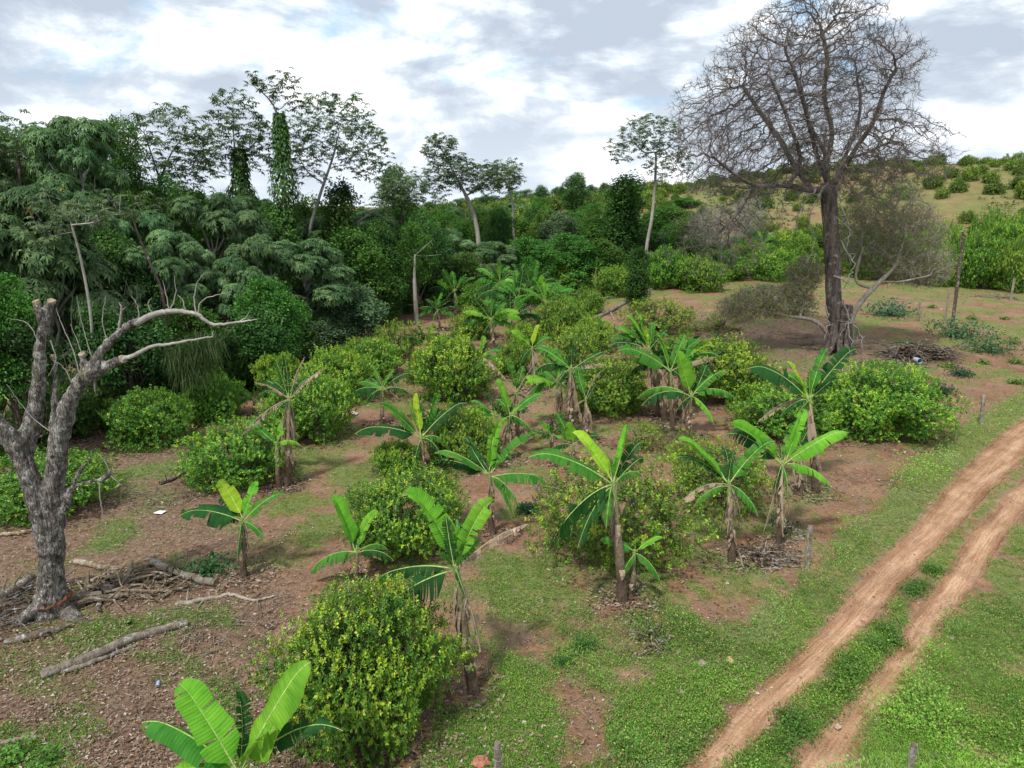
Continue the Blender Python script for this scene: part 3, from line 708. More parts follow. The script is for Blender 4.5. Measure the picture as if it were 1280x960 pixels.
# ---- the great bare tree
BY = G(1048, 440)[1]
def bt(u, v, dy=0): return PY(u, v, BY + dy)
def great_tree():
    base = G(1048, 442)
    paths = [
     ('t', None, [bt(1049, 446), bt(1047, 420), bt(1042, 370), bt(1040, 310), bt(1037, 265), bt(1036, 235)]),
     ('c', 't', [bt(1034, 205, .2), bt(1040, 165, .4), bt(1030, 120, .2), bt(1034, 75, -.2), bt(1026, 35, 0)]),
     ('l', 't', [bt(1015, 238, -.6), bt(985, 232, -1.4), bt(945, 232, -2), bt(915, 215, -2.5), bt(890, 195, -3)]),
     ('l2', 'l', [bt(995, 210, .6), bt(975, 175, 1.6), bt(950, 140, 2.4), bt(930, 110, 3.0)]),
     ('l3', 'l', [bt(940, 235, -2), bt(925, 262, -2.8), bt(905, 285, -3.4)]),
     ('r', 't', [bt(1052, 215, -.5), bt(1070, 185, -1.2), bt(1090, 155, -2), bt(1105, 115, -2.5), bt(1120, 85, -3)]),
     ('r2', 'r', [bt(1085, 190, .6), bt(1115, 178, 1.6), bt(1145, 182, 2.5)]),
     ('r3', 't', [bt(1055, 200, 1.2), bt(1075, 140, 3), bt(1070, 90, 4)]),
     ('c2', 't', [bt(1020, 190, -1), bt(1005, 130, -2.4), bt(990, 80, -3)]),
     ('c3', 'l', [bt(1000, 200, -2), bt(985, 150, -4), bt(965, 100, -5)]),
     ('b2', 't', [bt(1030, 190, 2), bt(1010, 150, 4.5), bt(1000, 100, 5.5)]),
    ]
    nodes, par = path_nodes(paths)
    # crown volume: half dome measured from the photograph
    n = 8500; A = []
    ctr = bt(1010, 235); S = np.linalg.norm(bt(1110, 235) - bt(1010, 235)) / 100.0
    VV = [-12, 0, 20, 45, 75, 110, 150, 190, 230, 248]
    LL = [1000, 975, 938, 900, 878, 852, 842, 838, 838, 870]; RRt = [1060, 1085, 1108, 1126, 1158, 1142, 1150, 1172, 1160, 1110]
    while len(A) < n:
        v = rng.uniform(-12, 248, 4000); l = np.interp(v, VV, LL); r_ = np.interp(v, VV, RRt); cx = (l + r_) / 2; hw = (r_ - l) / 2
        a = rng.uniform(-1, 1, 4000); d = rng.uniform(-1, 1, 4000); q = np.sqrt(a * a + d * d)
        jn = .95 + .22 * vnoise(a * 2.2, d * 2.2, v / 50, 9) + .12 * vnoise(a * 5, d * 5, v / 24, 5) + .07 * rng.normal(0, 1, 4000)
        ok = (q < jn) & (rng.random(4000) < (.35 + .65 * q ** 2) * hw / 160) & ~((v > 205) & (q < .35))
        X = cx + a * hw
        for x_, v_, d_ in zip(X[ok], v[ok], (d * hw)[ok]): A.append(bt(x_, v_) + np.array([0, d_ * S * .85, 0]))
    A = np.array(A[:n])
    ex = [bt(*p) for p in ((905, 300, -3.4), (880, 290, -3), (925, 300, -3.5), (900, 270, -2), (870, 300, -3), (940, 280, -3), (915, 318, -3.2))]
    A = np.concatenate([A] + [e + rng.normal(0, .8, (60, 3)) for e in ex])
    pos, par = colonise(nodes, par, A, .22, .27, 170, .42)
    rad, ch = radii(par, len(pos), .010, 2.1)
    # force the trunk width seen in the photo
    d = np.linalg.norm(pos - pos[0], axis=1); trunk = (pos[:, 2] - pos[0][2])
    scale = .45 / rad[0]; rad = np.where(rad > .05, rad * scale ** np.clip((rad - .05) / (rad[0] - .05), 0, 1) , rad); rad = np.where((rad > .05) & (rad < .36), .05 + (rad - .05) * .62, rad)
    rad = rad * (1 + .5 * np.exp(-trunk / .9) * (rad > .3))
    root = empty('bare_tree', base, 'great leafless spreading tree with dark trunk towering over the right side', 'tree')
    o = np.array(base)
    mb = MB(); skeleton_mesh(mb, pos - o, par, rad, (1, 1, 1), 14, .2); kid(root, 'trunk', mb.mesh('trunk', M_BARE, True))
    mb = MB(); skeleton_mesh(mb, pos - o, par, rad, (1, 1, 1), 9, .055, .2); kid(root, 'limbs', mb.mesh('limbs', M_BARE, True))
    mb = MB(); skeleton_mesh(mb, pos - o, par, rad, (1, 1, 1), 7, 0, .055)
    thin = np.nonzero(rad < .03)[0]; pd = nrm(pos[thin] - pos[par[thin]])
    twiglets(mb, pos[thin] - o, pd, 60000, .45, .0058, (1, 1, 1), .15)
    kid(root, 'twigs', mb.mesh('twigs', M_BARE))
    # second fluted stem that hugs the trunk, root flare
    mb = MB()
    for k in range(9):
        a = k * .7 + .2; r0 = np.array([math.cos(a), math.sin(a) * .8, 0])
        p, r = smooth_path([r0 * 1.25 + [0, 0, -.15], r0 * .8 + [0, 0, .25], r0 * .5 + [0, 0, 1.1], r0 * .42 + [0, 0, 3.0]], [.10, .17, .2, .1], 5, .02)
        tube(mb, p, r, 8, (1, 1, 1), wob=.15)
    kid(root, 'buttress_roots', mb.mesh('buttress', M_BARE, True))
    for i, pp in enumerate([[(1035, 228), (1022, 250), (1012, 275), (1018, 300), (1008, 330)], [(1046, 232), (1052, 260), (1062, 285), (1058, 310)], [(1020, 236), (1000, 262), (998, 290)], [(1050, 300), (1066, 330), (1060, 352)], [(1042, 345), (1058, 352), (1064, 350)],
                   [(1066, 395), (1060, 410), (1068, 440)], [(1030, 380), (1036, 400), (1030, 425)], [(1052, 372), (1060, 398), (1050, 420)], [(985, 234), (978, 252), (984, 270)], [(1060, 398), (1075, 415), (1078, 440)], [(945, 236), (948, 255), (940, 275)]]):
        mb = MB(); a_, b_ = smooth_path([bt(u, v, -.7 - .3 * (i % 3)) - o for u, v in pp], np.linspace(.06, .02, len(pp)), 6, .06); tube(mb, a_, b_, 6, (1.6, 1.55, 1.5), wob=.1)
        for k in range(3):
            j = rng.integers(3, len(a_) - 1); tube(mb, [a_[j], a_[j] + rdir(1, -.2)[0] * .5, a_[j] + rdir(1, -.6)[0] * .9], [.025, .018, .008], 5, (1.6, 1.55, 1.5))
        kid(root, 'hanging_branch', mb.mesh('hanging_branch', M_PALE, True))
    # grey bromeliads perched in the crotches
    for (u, v, dy, n) in [(1003, 203, -1.2, 1), (985, 188, .4, 1), (1012, 215, -.3, 1), (1030, 182, -.8, 1), (1000, 183, -.8, 1)]:
        c = bt(u, v, dy) - o; mb = MB()
        m = 120; d = rdir(m, .5); pp = c + rng.normal(0, .22, (m, 3))
        leaves(mb, pp, d, rdir(m, 1), .5, .05, np.array([.10, .13, .09]) * rng.uniform(.6, 1.5, (m, 1)), droop=.35)
        kid(root, 'air_plant', mb.mesh('air_plant', M_FOR))
great_tree()

def twig_shrub(name, label, base, blobs, natt, step, tip, mat, starts, ntw=4000, leaf=0, leafcol=(.09, .12, .035), twL=.4, trunk_r=.15, gn=.25, up=.0, cat='shrub', ex=2.2, twr=.006):
    """bare twiggy growth: attractors in blobs (centre, radii)"""
    nodes, par = path_nodes(starts)
    A = []
    for c, r, w in blobs: A.append(np.array(c) + rdir(int(natt * w)) * (rng.random((int(natt * w), 1)) ** .4) * np.array(r))
    pos, par = colonise(nodes, par, np.concatenate(A), step, step * 1.25, 90, gn, up=up)
    rad, ch = radii(par, len(pos), tip, ex); rad = np.where(rad > .03, rad * (trunk_r / rad[0]) ** np.clip((rad - .03) / (rad[0] - .03 + 1e-6), 0, 1), rad)
    root = empty(name, base, label, cat); o = np.array(base)
    mb = MB(); skeleton_mesh(mb, pos - o, par, rad, (1, 1, 1), 8, .04); kid(root, 'trunk', mb.mesh('trunk', mat, True))
    mb = MB(); skeleton_mesh(mb, pos - o, par, rad, (1, 1, 1), 6, 0, .04)
    par = np.array(par); thin = np.nonzero((rad < .03) & (par >= 0))[0]; pd = nrm(pos[thin] - pos[par[thin]])
    if ntw: twiglets(mb, pos[thin] - o, pd, ntw, twL, twr, (1, 1, 1), .25)
    kid(root, 'twigs', mb.mesh('twigs', mat))
    if leaf:
        mb = MB(); idx = thin[rng.integers(0, len(thin), leaf)]
        leaves(mb, pos[idx] - o + rng.normal(0, .22, (leaf, 3)), rdir(leaf, .4), rdir(leaf, 1), .13, .05, np.array(leafcol) * rng.uniform(.5, 1.6, (leaf, 1)))
        kid(root, 'foliage', mb.mesh('foliage', M_FOR))
    return root, pos, par, rad
# broom-like tree right of the great trunk
twig_shrub('scrub_tree', 'twiggy olive brown scrub tree fanning out right of the great bare trunk', G(1062, 425),
   [(PY(1125, 300, BY + 2.5), (2.9, 2.0, 3.0), 1.0), (PY(1080, 290, BY + 3), (1.8, 1.6, 2.6), .45), (PY(1150, 335, BY + 1.5), (2.2, 1.6, 1.3), .4)], 1500, .24, .010, M_SCR,
   [('a', None, [PY(1060, 428, BY + .5), PY(1066, 395, BY + .5), PY(1078, 375, BY + .8), PY(1100, 352, BY + 1)]), ('b', 'a', [PY(1120, 330, BY + 1.5), PY(1132, 290, BY + 2)]), ('c', 'a', [PY(1070, 350, BY + 1.5), PY(1078, 310, BY + 2)]), ('d', 'a', [PY(1125, 352, BY), PY(1160, 345, BY)])],
   19000, 9000, (.20, .25, .075), .6, .17, .16, .25, 'tree')
twig_shrub('scrub_bush', 'low grey brown tangle of dry branches left of the great bare trunk', G(1020, 415),
   [(PY(965, 378, BY + 1), (2.7, 1.6, 1.1), 1.0), (PY(925, 385, BY), (1.5, 1.2, .9), .4), (PY(1005, 345, BY + 1), (1.2, 1.2, 1.1), .4)], 1300, .22, .010, M_SCR,
   [('a', None, [PY(1040, 425, BY - .3), PY(1020, 402, BY - .3), PY(985, 395, BY), PY(950, 388, BY)]), ('b', 'a', [PY(1005, 370, BY + .6), PY(990, 350, BY + 1)])],
   12000, 11000, (.18, .21, .075), .5, .12, .3, 0.05)
gp = G(905, 345)
twig_shrub('dead_shrub', 'pale grey dead shrub hanging in the thicket below the left limbs of the bare tree', gp,
   [(PY(895, 285, gp[1] - 2), (3.4, 2.4, 2.2), 1.0), (PY(930, 270, gp[1] - 2), (2.4, 2, 2.2), .4)], 1100, .32, .014, M_PALE,
   [('a', None, [gp - [0, 0, .2], PY(903, 325, gp[1]), PY(900, 300, gp[1] - .5)])], 6000, 0, (1, 1, 1), .7, .12, .3, 0.0, twr=.009)

# ------------------------------------------------------------------ leafy forest trees
def palm_clusters(mb, ctr, ax, size, col, k=8, droop=.30, wid=.34, jit=.25):
    """hand shaped whorls of hanging leaflets"""
    n = len(ctr); ax = nrm(ax); u = nrm(np.cross(ax, rng.normal(0, 1, (n, 3)))); w = np.cross(ax, u)
    ang = (np.arange(k) * 2 * math.pi / k)[None] + rng.uniform(0, 6, (n, 1)) + rng.normal(0, .12, (n, k))
    rad = np.cos(ang)[..., None] * u[:, None] + np.sin(ang)[..., None] * w[:, None]
    d = nrm(rad - ax[:, None] * rng.uniform(droop - jit, droop + jit, (n, k, 1)) * 1.0)
    s = (np.ones(n) * size)[:, None] * rng.uniform(.75, 1.2, (n, k))
    c = np.asarray(col)[:, None] * rng.uniform(.75, 1.3, (n, k, 1))
    leaves(mb, (ctr[:, None] + rad * s[..., None] * .08).reshape(-1, 3), d.reshape(-1, 3), np.repeat(ax, k, 0), s.ravel(), (s * wid).ravel(), c.reshape(-1, 3), fold=-.15, droop=.18)
def lumpy(n, seed, lumps, spread=1.0):
    out = []; oax = []; dep = []
    tot = sum(l[3] * l[4] for l in lumps)
    for (x, y, z, r, rz) in lumps:
        m = int(n * r * rz / tot) + 1
        d = rdir(m, .45); Rn = 1 + .22 * vnoise(d[:, 0] * 2.5 + seed, d[:, 1] * 2.5, d[:, 2] * 2.5, seed)
        q = 1 - .45 * rng.random(m) ** 2
        out.append(np.array([x, y, z]) + d * (Rn * q)[:, None] * np.array([r, r, rz])); oax.append(nrm(d + [0, 0, .9])); dep.append(q)
    return np.concatenate(out), np.concatenate(oax), np.concatenate(dep)
def rnd_lumps(n, W, z0, z1, r0, r1, flat=.7, seed=0, cone=0.0):
    rs = np.random.default_rng(seed); L = []
    for i in range(n):
        t = (i + .5) / n; z = z0 + (z1 - z0) * t; rr = W * math.sqrt(max(0, 1 - (2 * t - .9) ** 2 * .75)) * rs.uniform(.35, 1); rr *= (1 - cone * t)
        a = i * 2.4 + rs.uniform(-.4, .4); r = rs.uniform(r0, r1); L.append((rr * math.cos(a), rr * math.sin(a), z, r, r * flat))
    return L
TP = {}
def tree_proto(key, lumps, n, style, cdark, clight, size, H, mat=M_BRN, vines=0, yel=0):
    mb = MB(); seed = len(TP) + 3; c, ax, dep = lumpy(n, seed, lumps)
    k = c[:, 2] > .15; c, ax, dep = c[k], ax[k], dep[k]; m = len(c)
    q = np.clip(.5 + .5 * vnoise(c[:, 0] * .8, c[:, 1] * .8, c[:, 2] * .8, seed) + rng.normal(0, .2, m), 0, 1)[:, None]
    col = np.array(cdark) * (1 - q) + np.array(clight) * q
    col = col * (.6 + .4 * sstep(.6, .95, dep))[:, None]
    if yel: col = np.where(rng.random((m, 1)) < yel, np.array([.30, .20, .03]), col)
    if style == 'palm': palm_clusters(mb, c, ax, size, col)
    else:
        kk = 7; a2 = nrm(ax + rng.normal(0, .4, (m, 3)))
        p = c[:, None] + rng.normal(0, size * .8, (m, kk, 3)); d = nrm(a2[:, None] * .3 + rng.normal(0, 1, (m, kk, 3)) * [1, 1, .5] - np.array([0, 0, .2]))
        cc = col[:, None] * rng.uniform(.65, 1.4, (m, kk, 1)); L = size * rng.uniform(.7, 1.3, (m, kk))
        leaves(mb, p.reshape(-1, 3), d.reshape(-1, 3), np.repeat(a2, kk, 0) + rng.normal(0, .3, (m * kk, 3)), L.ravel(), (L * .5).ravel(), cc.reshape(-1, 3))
    if vines:
        m = vines; c2, a3, _ = lumpy(m, seed + 1, [(l[0], l[1], l[2] - l[4] * .6, l[3] * 1.02, l[4] * 1.2) for l in lumps]); m = len(c2)
        leaves(mb, c2, a3 * .3 + np.array([0, 0, -1]), a3, size * .8, size * .5, np.array(clight) * rng.uniform(.6, 1.3, (m, 1)))
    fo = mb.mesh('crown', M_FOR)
    mb = MB(); top = max(l[2] for l in lumps) * .75
    p, r = smooth_path([[0, 0, -.3], [.15, .1, top * .3], [-.1, .15, top * .6], [0, 0, top]], [H * .03, H * .022, H * .015, H * .006], 4, .03); tube(mb, p, r, 8, (1, 1, 1))
    for l in lumps:
        z = min(max(.2 * H, l[2] - l[3] * 1.5), top * .9); s = np.array([0, 0.05, z])
        e = np.array(l[:3]); mid = (s + e) / 2 + rng.normal(0, .25, 3); p, r = smooth_path([s, mid, e], [H * .011, H * .008, H * .003], 4, .03); tube(mb, p, r, 5, (1, 1, 1))
    TP[key] = (fo, mb.mesh('trunk', mat, True), H, max(math.hypot(l[0], l[1]) + l[3] for l in lumps) * 2)
DK, LT = (.024, .075, .018), (.10, .21, .05)
tree_proto('umb1', rnd_lumps(13, 2.8, 3.0, 7.6, .8, 1.6, .42, 1), 3600, 'palm', (.036, .10, .034), (.18, .29, .12), .27, 8, M_PALE, yel=.003)
tree_proto('umb2', rnd_lumps(16, 2.9, 1.6, 7.5, .7, 1.5, .5, 2), 3600, 'palm', (.03, .09, .03), (.155, .265, .105), .25, 8, M_PALE, yel=.002)
tree_proto('dense1', rnd_lumps(14, 2.3, 1.5, 7.0, 1.0, 1.6, .85, 3), 2300, 'leaf', DK, LT, .24, 8)
tree_proto('dense2', rnd_lumps(12, 2.5, 1.2, 7.0, 1.0, 1.8, .75, 4), 2100, 'leaf', (.028, .08, .018), (.12, .25, .045), .24, 8)
tree_proto('low', rnd_lumps(10, 2.6, .6, 3.2, .8, 1.3, .8, 5), 1700, 'leaf', (.02, .055, .016), (.07, .155, .04), .24, 4)
tree_proto('vine', rnd_lumps(11, .7, .8, 7.4, .7, 1.15, 1.0, 6, .4), 1800, 'leaf', (.022, .058, .014), (.07, .15, .032), .2, 8, vines=1200)
tree_proto('bright', rnd_lumps(12, 2.3, 1.0, 6.6, 1.0, 1.5, .85, 7), 2300, 'leaf', (.045, .11, .018), (.15, .25, .04), .22, 8)
tree_proto('bluish', rnd_lumps(12, 2.6, 1.0, 6.0, .9, 1.5, .7, 8), 2300, 'leaf', (.035, .085, .038), (.14, .22, .11), .21, 7)
tree_proto('green', rnd_lumps(12, 2.4, .8, 6.6, 1.0, 1.6, .8, 9), 2100, 'leaf', (.03, .10, .018), (.11, .27, .045), .24, 8)
def ftree(u, vt, w, Y, key, label, group=None, cat='tree', name='forest_tree', low=0):
    x = (u - 640) / F * (Y * cP + (CZ - 2) * sP); z0 = float(terrain(x, Y)); top = PY(u, vt, Y)[2]
    fo, tr, H, W0 = TP[key]; wm = w / F * (Y * cP); h = max(top - z0, 1.2)
    e = empty(name, (x, Y, z0), label, cat, group)
    sx = wm / W0; sz = min(h / H / .98, sx * (1.35 if key != 'vine' else 9)); e.rotation_euler[2] = random.uniform(0, 6.28)
    c = mobj('crown', fo, e); c.scale = (sx, sx, sz); c.location = (0, 0, h - sz * H * .98)
    t = mobj('trunk', tr, e); t.scale = (sx, sx, h / H); return e
FT = [
 (20, 330, 110, 24, 'green', 'bright leafy creeper bush at the left edge behind the cut dead tree'),
 (75, 232, 210, 30, 'umb1', 'broad tree with layered hanging leaf whorls in front at the far left'),
 (125, 140, 140, 36, 'umb2', 'tall dense mound of creeper smothered tree on the left skyline'),
 (15, 165, 120, 38, 'umb1', 'dark crowned tree cut by the left edge of the view'),
 (60, 290, 150, 33, 'dense1', 'shaded small leaved tree under the layered canopy on the left'),
 (35, 400, 130, 24, 'low', 'dark undergrowth behind the cut dead tree'),
 (160, 380, 150, 29, 'low', 'dark undergrowth between dead tree and first citrus bush'),
 (150, 290, 130, 33, 'dense1', 'dark tree behind the thin white dead stem'),
 (205, 300, 110, 34, 'umb2', 'dark whorl leaved tree above the hanging long grass'),
 (245, 360, 100, 32, 'green', 'fresh green tree just behind the hanging long grass'),
 (275, 238, 120, 44, 'umb2', 'whorl leaved tree between the tall slim trees on the left'),
 (300, 320, 110, 38, 'umb1', 'spreading whorl leaved tree above the vine draped bank'),
 (345, 335, 100, 36, 'green', 'vine draped bright green mound at the forest edge'),
 (330, 385, 110, 35, 'dense1', 'dark bushy tree at the foot of the vine draped mound'),
 (390, 295, 150, 42, 'umb2', 'broad dark tree with hanging leaf whorls left of centre'),
 (425, 345, 130, 43, 'bluish', 'grey green bushy tree overhanging the dark bare ground'),
 (400, 390, 110, 41, 'bluish', 'lower grey green bush sweeping down to the ground left of centre'),
 (350, 262, 120, 52, 'dense1', 'round dark tree at the foot of the ivy clad trunk'),
 (432, 232, 60, 56, 'vine', 'narrow creeper covered tree beside the leaning bare pole'),
 (455, 290, 110, 54, 'dense2', 'leafy tree behind the leaning bare pole'),
 (500, 285, 80, 60, 'dense1', 'dark tree behind the slim dead trunk'),
 (475, 350, 80, 55, 'dense1', 'dark shrubby tree left of the slim dead trunk'),
 (540, 310, 80, 64, 'dense1', 'dark tree right behind the slim dead trunk'),
 (500, 210, 60, 75, 'dense2', 'small roundish tree rising above the gap left of centre'),
 (575, 318, 80, 66, 'dense2', 'leafy dark tree below the forked pale trunk'),
 (620, 300, 80, 70, 'umb2', 'whorl leaved dark tree behind the far banana thicket'),
 (665, 290, 90, 72, 'green', 'rich green tree right behind the far banana thicket'),
 (715, 285, 90, 75, 'green', 'rich green tree behind the small domed citrus bush'),
 (700, 265, 80, 84, 'bluish', 'pale green tree on the second line behind the domed citrus bush'),
 (755, 300, 80, 76, 'dense2', 'dark green tree behind the lone far banana'),
 (778, 222, 62, 82, 'vine', 'dark creeper covered tree towering left of the slim white trunk'),
 (797, 312, 36, 62, 'vine', 'small dark creeper covered stump tree by the fallen logs'),
 (745, 262, 70, 88, 'green', 'green tree at the foot of the tall creeper covered one'),
 (815, 290, 70, 84, 'dense1', 'dark tree at the foot of the slim white trunk'),
 (850, 262, 90, 95, 'dense2', 'leafy tree behind the grey dead shrub'),
 (880, 300, 80, 80, 'green', 'green bush below the grey dead shrub'),
 (718, 217, 46, 150, 'dense1', 'round dark tree alone on the middle skyline'),
 (1278, 250, 60, 120, 'dense1', 'dark round tree at the right edge on the slope'),
 (1000, 212, 70, 175, 'dense1', 'dark tree on the hill crest behind the bare trunk'),
 (1120, 200, 50, 178, 'dense1', 'small dark tree on the hill crest right of the bare crown'),
]
for f in FT: ftree(*f)
random.seed(5)
for i, (u, vt, w, Y, k) in enumerate([(-10, 180, 110, 42, 'umb1'), (35, 172, 120, 44, 'dense2'), (80, 160, 120, 42, 'umb1'), (170, 150, 90, 44, 'dense2'), (215, 225, 100, 46, 'dense2'), (110, 235, 120, 34, 'umb1'), (250, 225, 90, 52, 'green'), (310, 245, 100, 46, 'umb1'), (385, 250, 90, 60, 'dense2'),
        (30, 250, 130, 32, 'umb1'), (185, 260, 110, 36, 'umb1'), (240, 290, 100, 37, 'umb1'), (330, 290, 110, 39, 'umb2'), (470, 262, 80, 62, 'umb1'), (-20, 300, 120, 28, 'umb1'), (150, 200, 90, 40, 'umb1'), (560, 285, 80, 70, 'umb1')]):
    ftree(u, vt, w, Y, k, 'broad leafy tree closing the canopy of the left wood', 'canopy trees of the left wood')
# second and third lines of the left wood
for i in range(34):
    u = 20 + i * 15.5 + random.uniform(-6, 6); Y = random.uniform(52, 78)
    vt = np.interp(u, [0, 150, 250, 400, 540], [205, 215, 235, 262, 268]) + random.uniform(-8, 16)
    ftree(u, vt, random.uniform(55, 90), Y, random.choice(['dense1', 'dense2', 'umb2', 'dense1', 'bright']), 'tree crown packed inside the dark wood on the left', 'trees inside the left wood')
for i in range(26):
    u = 560 + i * 12 + random.uniform(-6, 6); Y = random.uniform(85, 105)
    vt = np.interp(u, [560, 640, 760, 860], [268, 262, 262, 262]) + random.uniform(-8, 22)
    ftree(u, vt, random.uniform(35, 62), Y, random.choice(['dense2', 'bright', 'green', 'bright', 'dense1']), 'bushy tree in the belt behind the orchard', 'trees of the middle belt')
for i in range(30):
    u = 540 + i * 11.5 + random.uniform(-6, 6); Y = random.uniform(180, 215)
    vt = np.interp(u, [540, 640, 700, 850, 900], [256, 240, 235, 232, 226]) + random.uniform(-5, 6)
    ftree(u, vt, random.uniform(22, 40), Y, random.choice(['dense1', 'dense1', 'dense2', 'bluish']), 'tiny distant tree along the middle skyline', 'trees on the far skyline')
for i in range(24):
    u = 850 + i * 20 + random.uniform(-8, 8); Y = random.uniform(92, 104)
    ftree(u, 292 + random.uniform(-8, 12), random.uniform(36, 60), Y, random.choice(['bright', 'green', 'bright', 'dense2']), 'bushy green tree in the hedge like row at the foot of the hill', 'trees at the foot of the hill')
for i in range(20):
    u = 560 + i * 15 + random.uniform(-6, 6); Y = random.uniform(120, 165)
    ftree(u, 252 + random.uniform(-6, 14), random.uniform(26, 44), Y, random.choice(['dense1', 'dense2', 'green', 'bluish', 'umb2']), 'dark tree scattered among the slope bushes', 'dark trees on the middle slope')
for i in range(24):
    u = 350 + i * 9 + random.uniform(-6, 6); Y = random.uniform(150, 190)
    ftree(u, 262 + random.uniform(-5, 6), random.uniform(24, 40), Y, random.choice(['dense1', 'bright', 'dense2']), 'small distant tree seen through the gap left of centre', 'distant trees in the left gap')
for i in range(22):
    u = 880 + i * 20 + random.uniform(-6, 6); Y = random.uniform(196, 212)
    vt = np.interp(u, [880, 1000, 1100, 1180, 1300], [224, 214, 205, 208, 212]) - 4 + random.uniform(-3, 3)
    ftree(u, vt, random.uniform(14, 30), Y, random.choice(['dense1', 'bluish', 'green']), 'little tree on the crest line of the right hill', 'trees on the hill crest')

# ---- sparse umbrella-leaved trees with their own limbs
def sparse_tree(label, paths, blobs, natt, csize, ncl, mat=M_PALE, trunk_r=.2, step=.45, cols=((.04, .075, .032), (.12, .18, .085)), vine=None, name='slender_tree', dead=False, base=None):
    nodes, par = path_nodes(paths); base = nodes[0].copy()
    A = []
    if ncl: natt = int(natt * 2.2); ncl = int(ncl * 2.0); csize = csize * .62; step = step * .8; trunk_r *= .72
    for c, r, w in blobs: A.append(np.array(c) + rdir(int(natt * w)) * (rng.random((int(natt * w), 1)) ** .3) * np.array(r) * (1.18 if ncl else 1))
    pos, par = colonise(nodes, par, np.concatenate(A), step, step * 1.2, 80, .25)
    rad, ch = radii(par, len(pos), .014, 2.2); s = trunk_r / rad[0]; rad = rad * s ** np.clip((rad - .016) / (rad[0] - .016 + 1e-6), 0, 1); thr = trunk_r * .35; hf = np.clip((pos[:, 2] - pos[0][2]) / max(nodes[:, 2].max() - pos[0][2], .1), 0, 1); rad = rad * (1 - .5 * hf)
    root = empty(name, base, label, 'tree'); o = base
    mb = MB(); skeleton_mesh(mb, pos - o, par, rad, (1, 1, 1), 8, thr); kid(root, 'trunk', mb.mesh('trunk', mat, True))
    mb = MB(); skeleton_mesh(mb, pos - o, par, rad, (1, 1, 1), 6, 0, thr); kid(root, 'branches', mb.mesh('branches', mat))
    tips = np.nonzero((ch == 0) | ((rad < .03) & (rng.random(len(rad)) < .35)))[0]
    if ncl:
        if len(tips) > ncl: tips = rng.choice(tips, ncl, replace=False)
        m = len(tips); q = rng.random((m, 1)); mb = MB()
        reps = 2; c = np.repeat(pos[tips] - o, reps, 0) + rng.normal(0, csize * .45, (m * reps, 3)); q = rng.random((m * reps, 1))
        palm_clusters(mb, c, nrm(np.array([0, 0, 1.]) + rng.normal(0, .25, (m * reps, 3))), csize, np.array(cols[0]) * (1 - q) + np.array(cols[1]) * q, k=8, droop=.3)
        kid(root, 'crown', mb.mesh('crown', M_FOR))
    if vine:
        mb = MB(); m = 2600
        p0, p1, r0, r1 = vine; t = rng.random(m); c = np.array(p0)[None] * (1 - t[:, None]) + np.array(p1)[None] * t[:, None] - o
        r = (r0 * (1 - t) + r1 * t) * (1 + .35 * vnoise(t * 7, 0, 0, 3)); a = rng.uniform(0, 6.28, m); d = np.stack([np.cos(a), np.sin(a), 0 * a], -1)
        cc = np.array([.03, .075, .018]) * (1 - rng.random((m, 1))) + np.array([.08, .17, .035]) * rng.random((m, 1))
        leaves(mb, c + d * (r * rng.uniform(.5, 1, m))[:, None], d * .5 + np.array([0, 0, -.8]), d, .24, .15, cc)
        kid(root, 'creeper', mb.mesh('creeper', M_FOR))
    return root
def tp(u, v, Y, dy=0): return PY(u, v, Y + dy)
def gp_(u, Y):
    x = (u - 640) / F * (Y * cP + CZ * sP); return np.array([x, Y, float(terrain(x, Y)) - .1])
Y = 50
sparse_tree('slender open crowned tree on the left skyline, its trunk lit below the crown',
  [('t', None, [gp_(212, Y), tp(215, 330, Y), tp(203, 262, Y), tp(200, 225, Y)]), ('a', 't', [tp(215, 190, Y, 1), tp(235, 165, Y, 2)]), ('b', 't', [tp(190, 195, Y, -1), tp(180, 165, Y, -1)])],
  [(tp(212, 175, Y), (2.5, 2.4, 2.2), 1.), (tp(240, 215, Y), (1.8, 1.6, 1.2), .35)], 190, .55, 150, M_BRN, .24)
Y = 54
sparse_tree('ivy clad slim tree right of the open crowned one',
  [('t', None, [gp_(300, Y), tp(300, 270, Y), tp(296, 210, Y), tp(292, 170, Y), tp(292, 140, Y)]), ('a', 't', [tp(312, 185, Y, 1), tp(330, 165, Y, 2)])],
  [(tp(292, 155, Y), (1.8, 1.8, 2.2), .8), (tp(325, 180, Y), (1.8, 1.6, 1.7), .6), (tp(262, 190, Y), (1.6, 1.5, 1.4), .4)], 200, .55, 170, M_PALE, .2, vine=(tp(304, 280, Y), tp(298, 185, Y), 1.5, .35))
Y = 52
sparse_tree('tallest tree of the left wood with an ivy column and a leaning bare top',
  [('t', None, [gp_(356, Y), tp(357, 280, Y), tp(354, 210, Y), tp(348, 150, Y), tp(337, 125, Y), tp(318, 108, Y), tp(308, 96, Y)]), ('a', 't', [tp(352, 135, Y, .4), tp(365, 122, Y, 1)]), ('b', 't', [tp(345, 112, Y, 1), tp(352, 100, Y, 1.5)])],
  [(tp(345, 105, Y), (1.6, 1.4, .8), .5), (tp(313, 98, Y), (.5, .5, .4), .12), (tp(370, 128, Y), (.7, .7, .8), .2)], 110, .5, 80, M_PALE, .22, vine=(tp(358, 275, Y), tp(349, 140, Y), 1.25, .3))
Y = 56
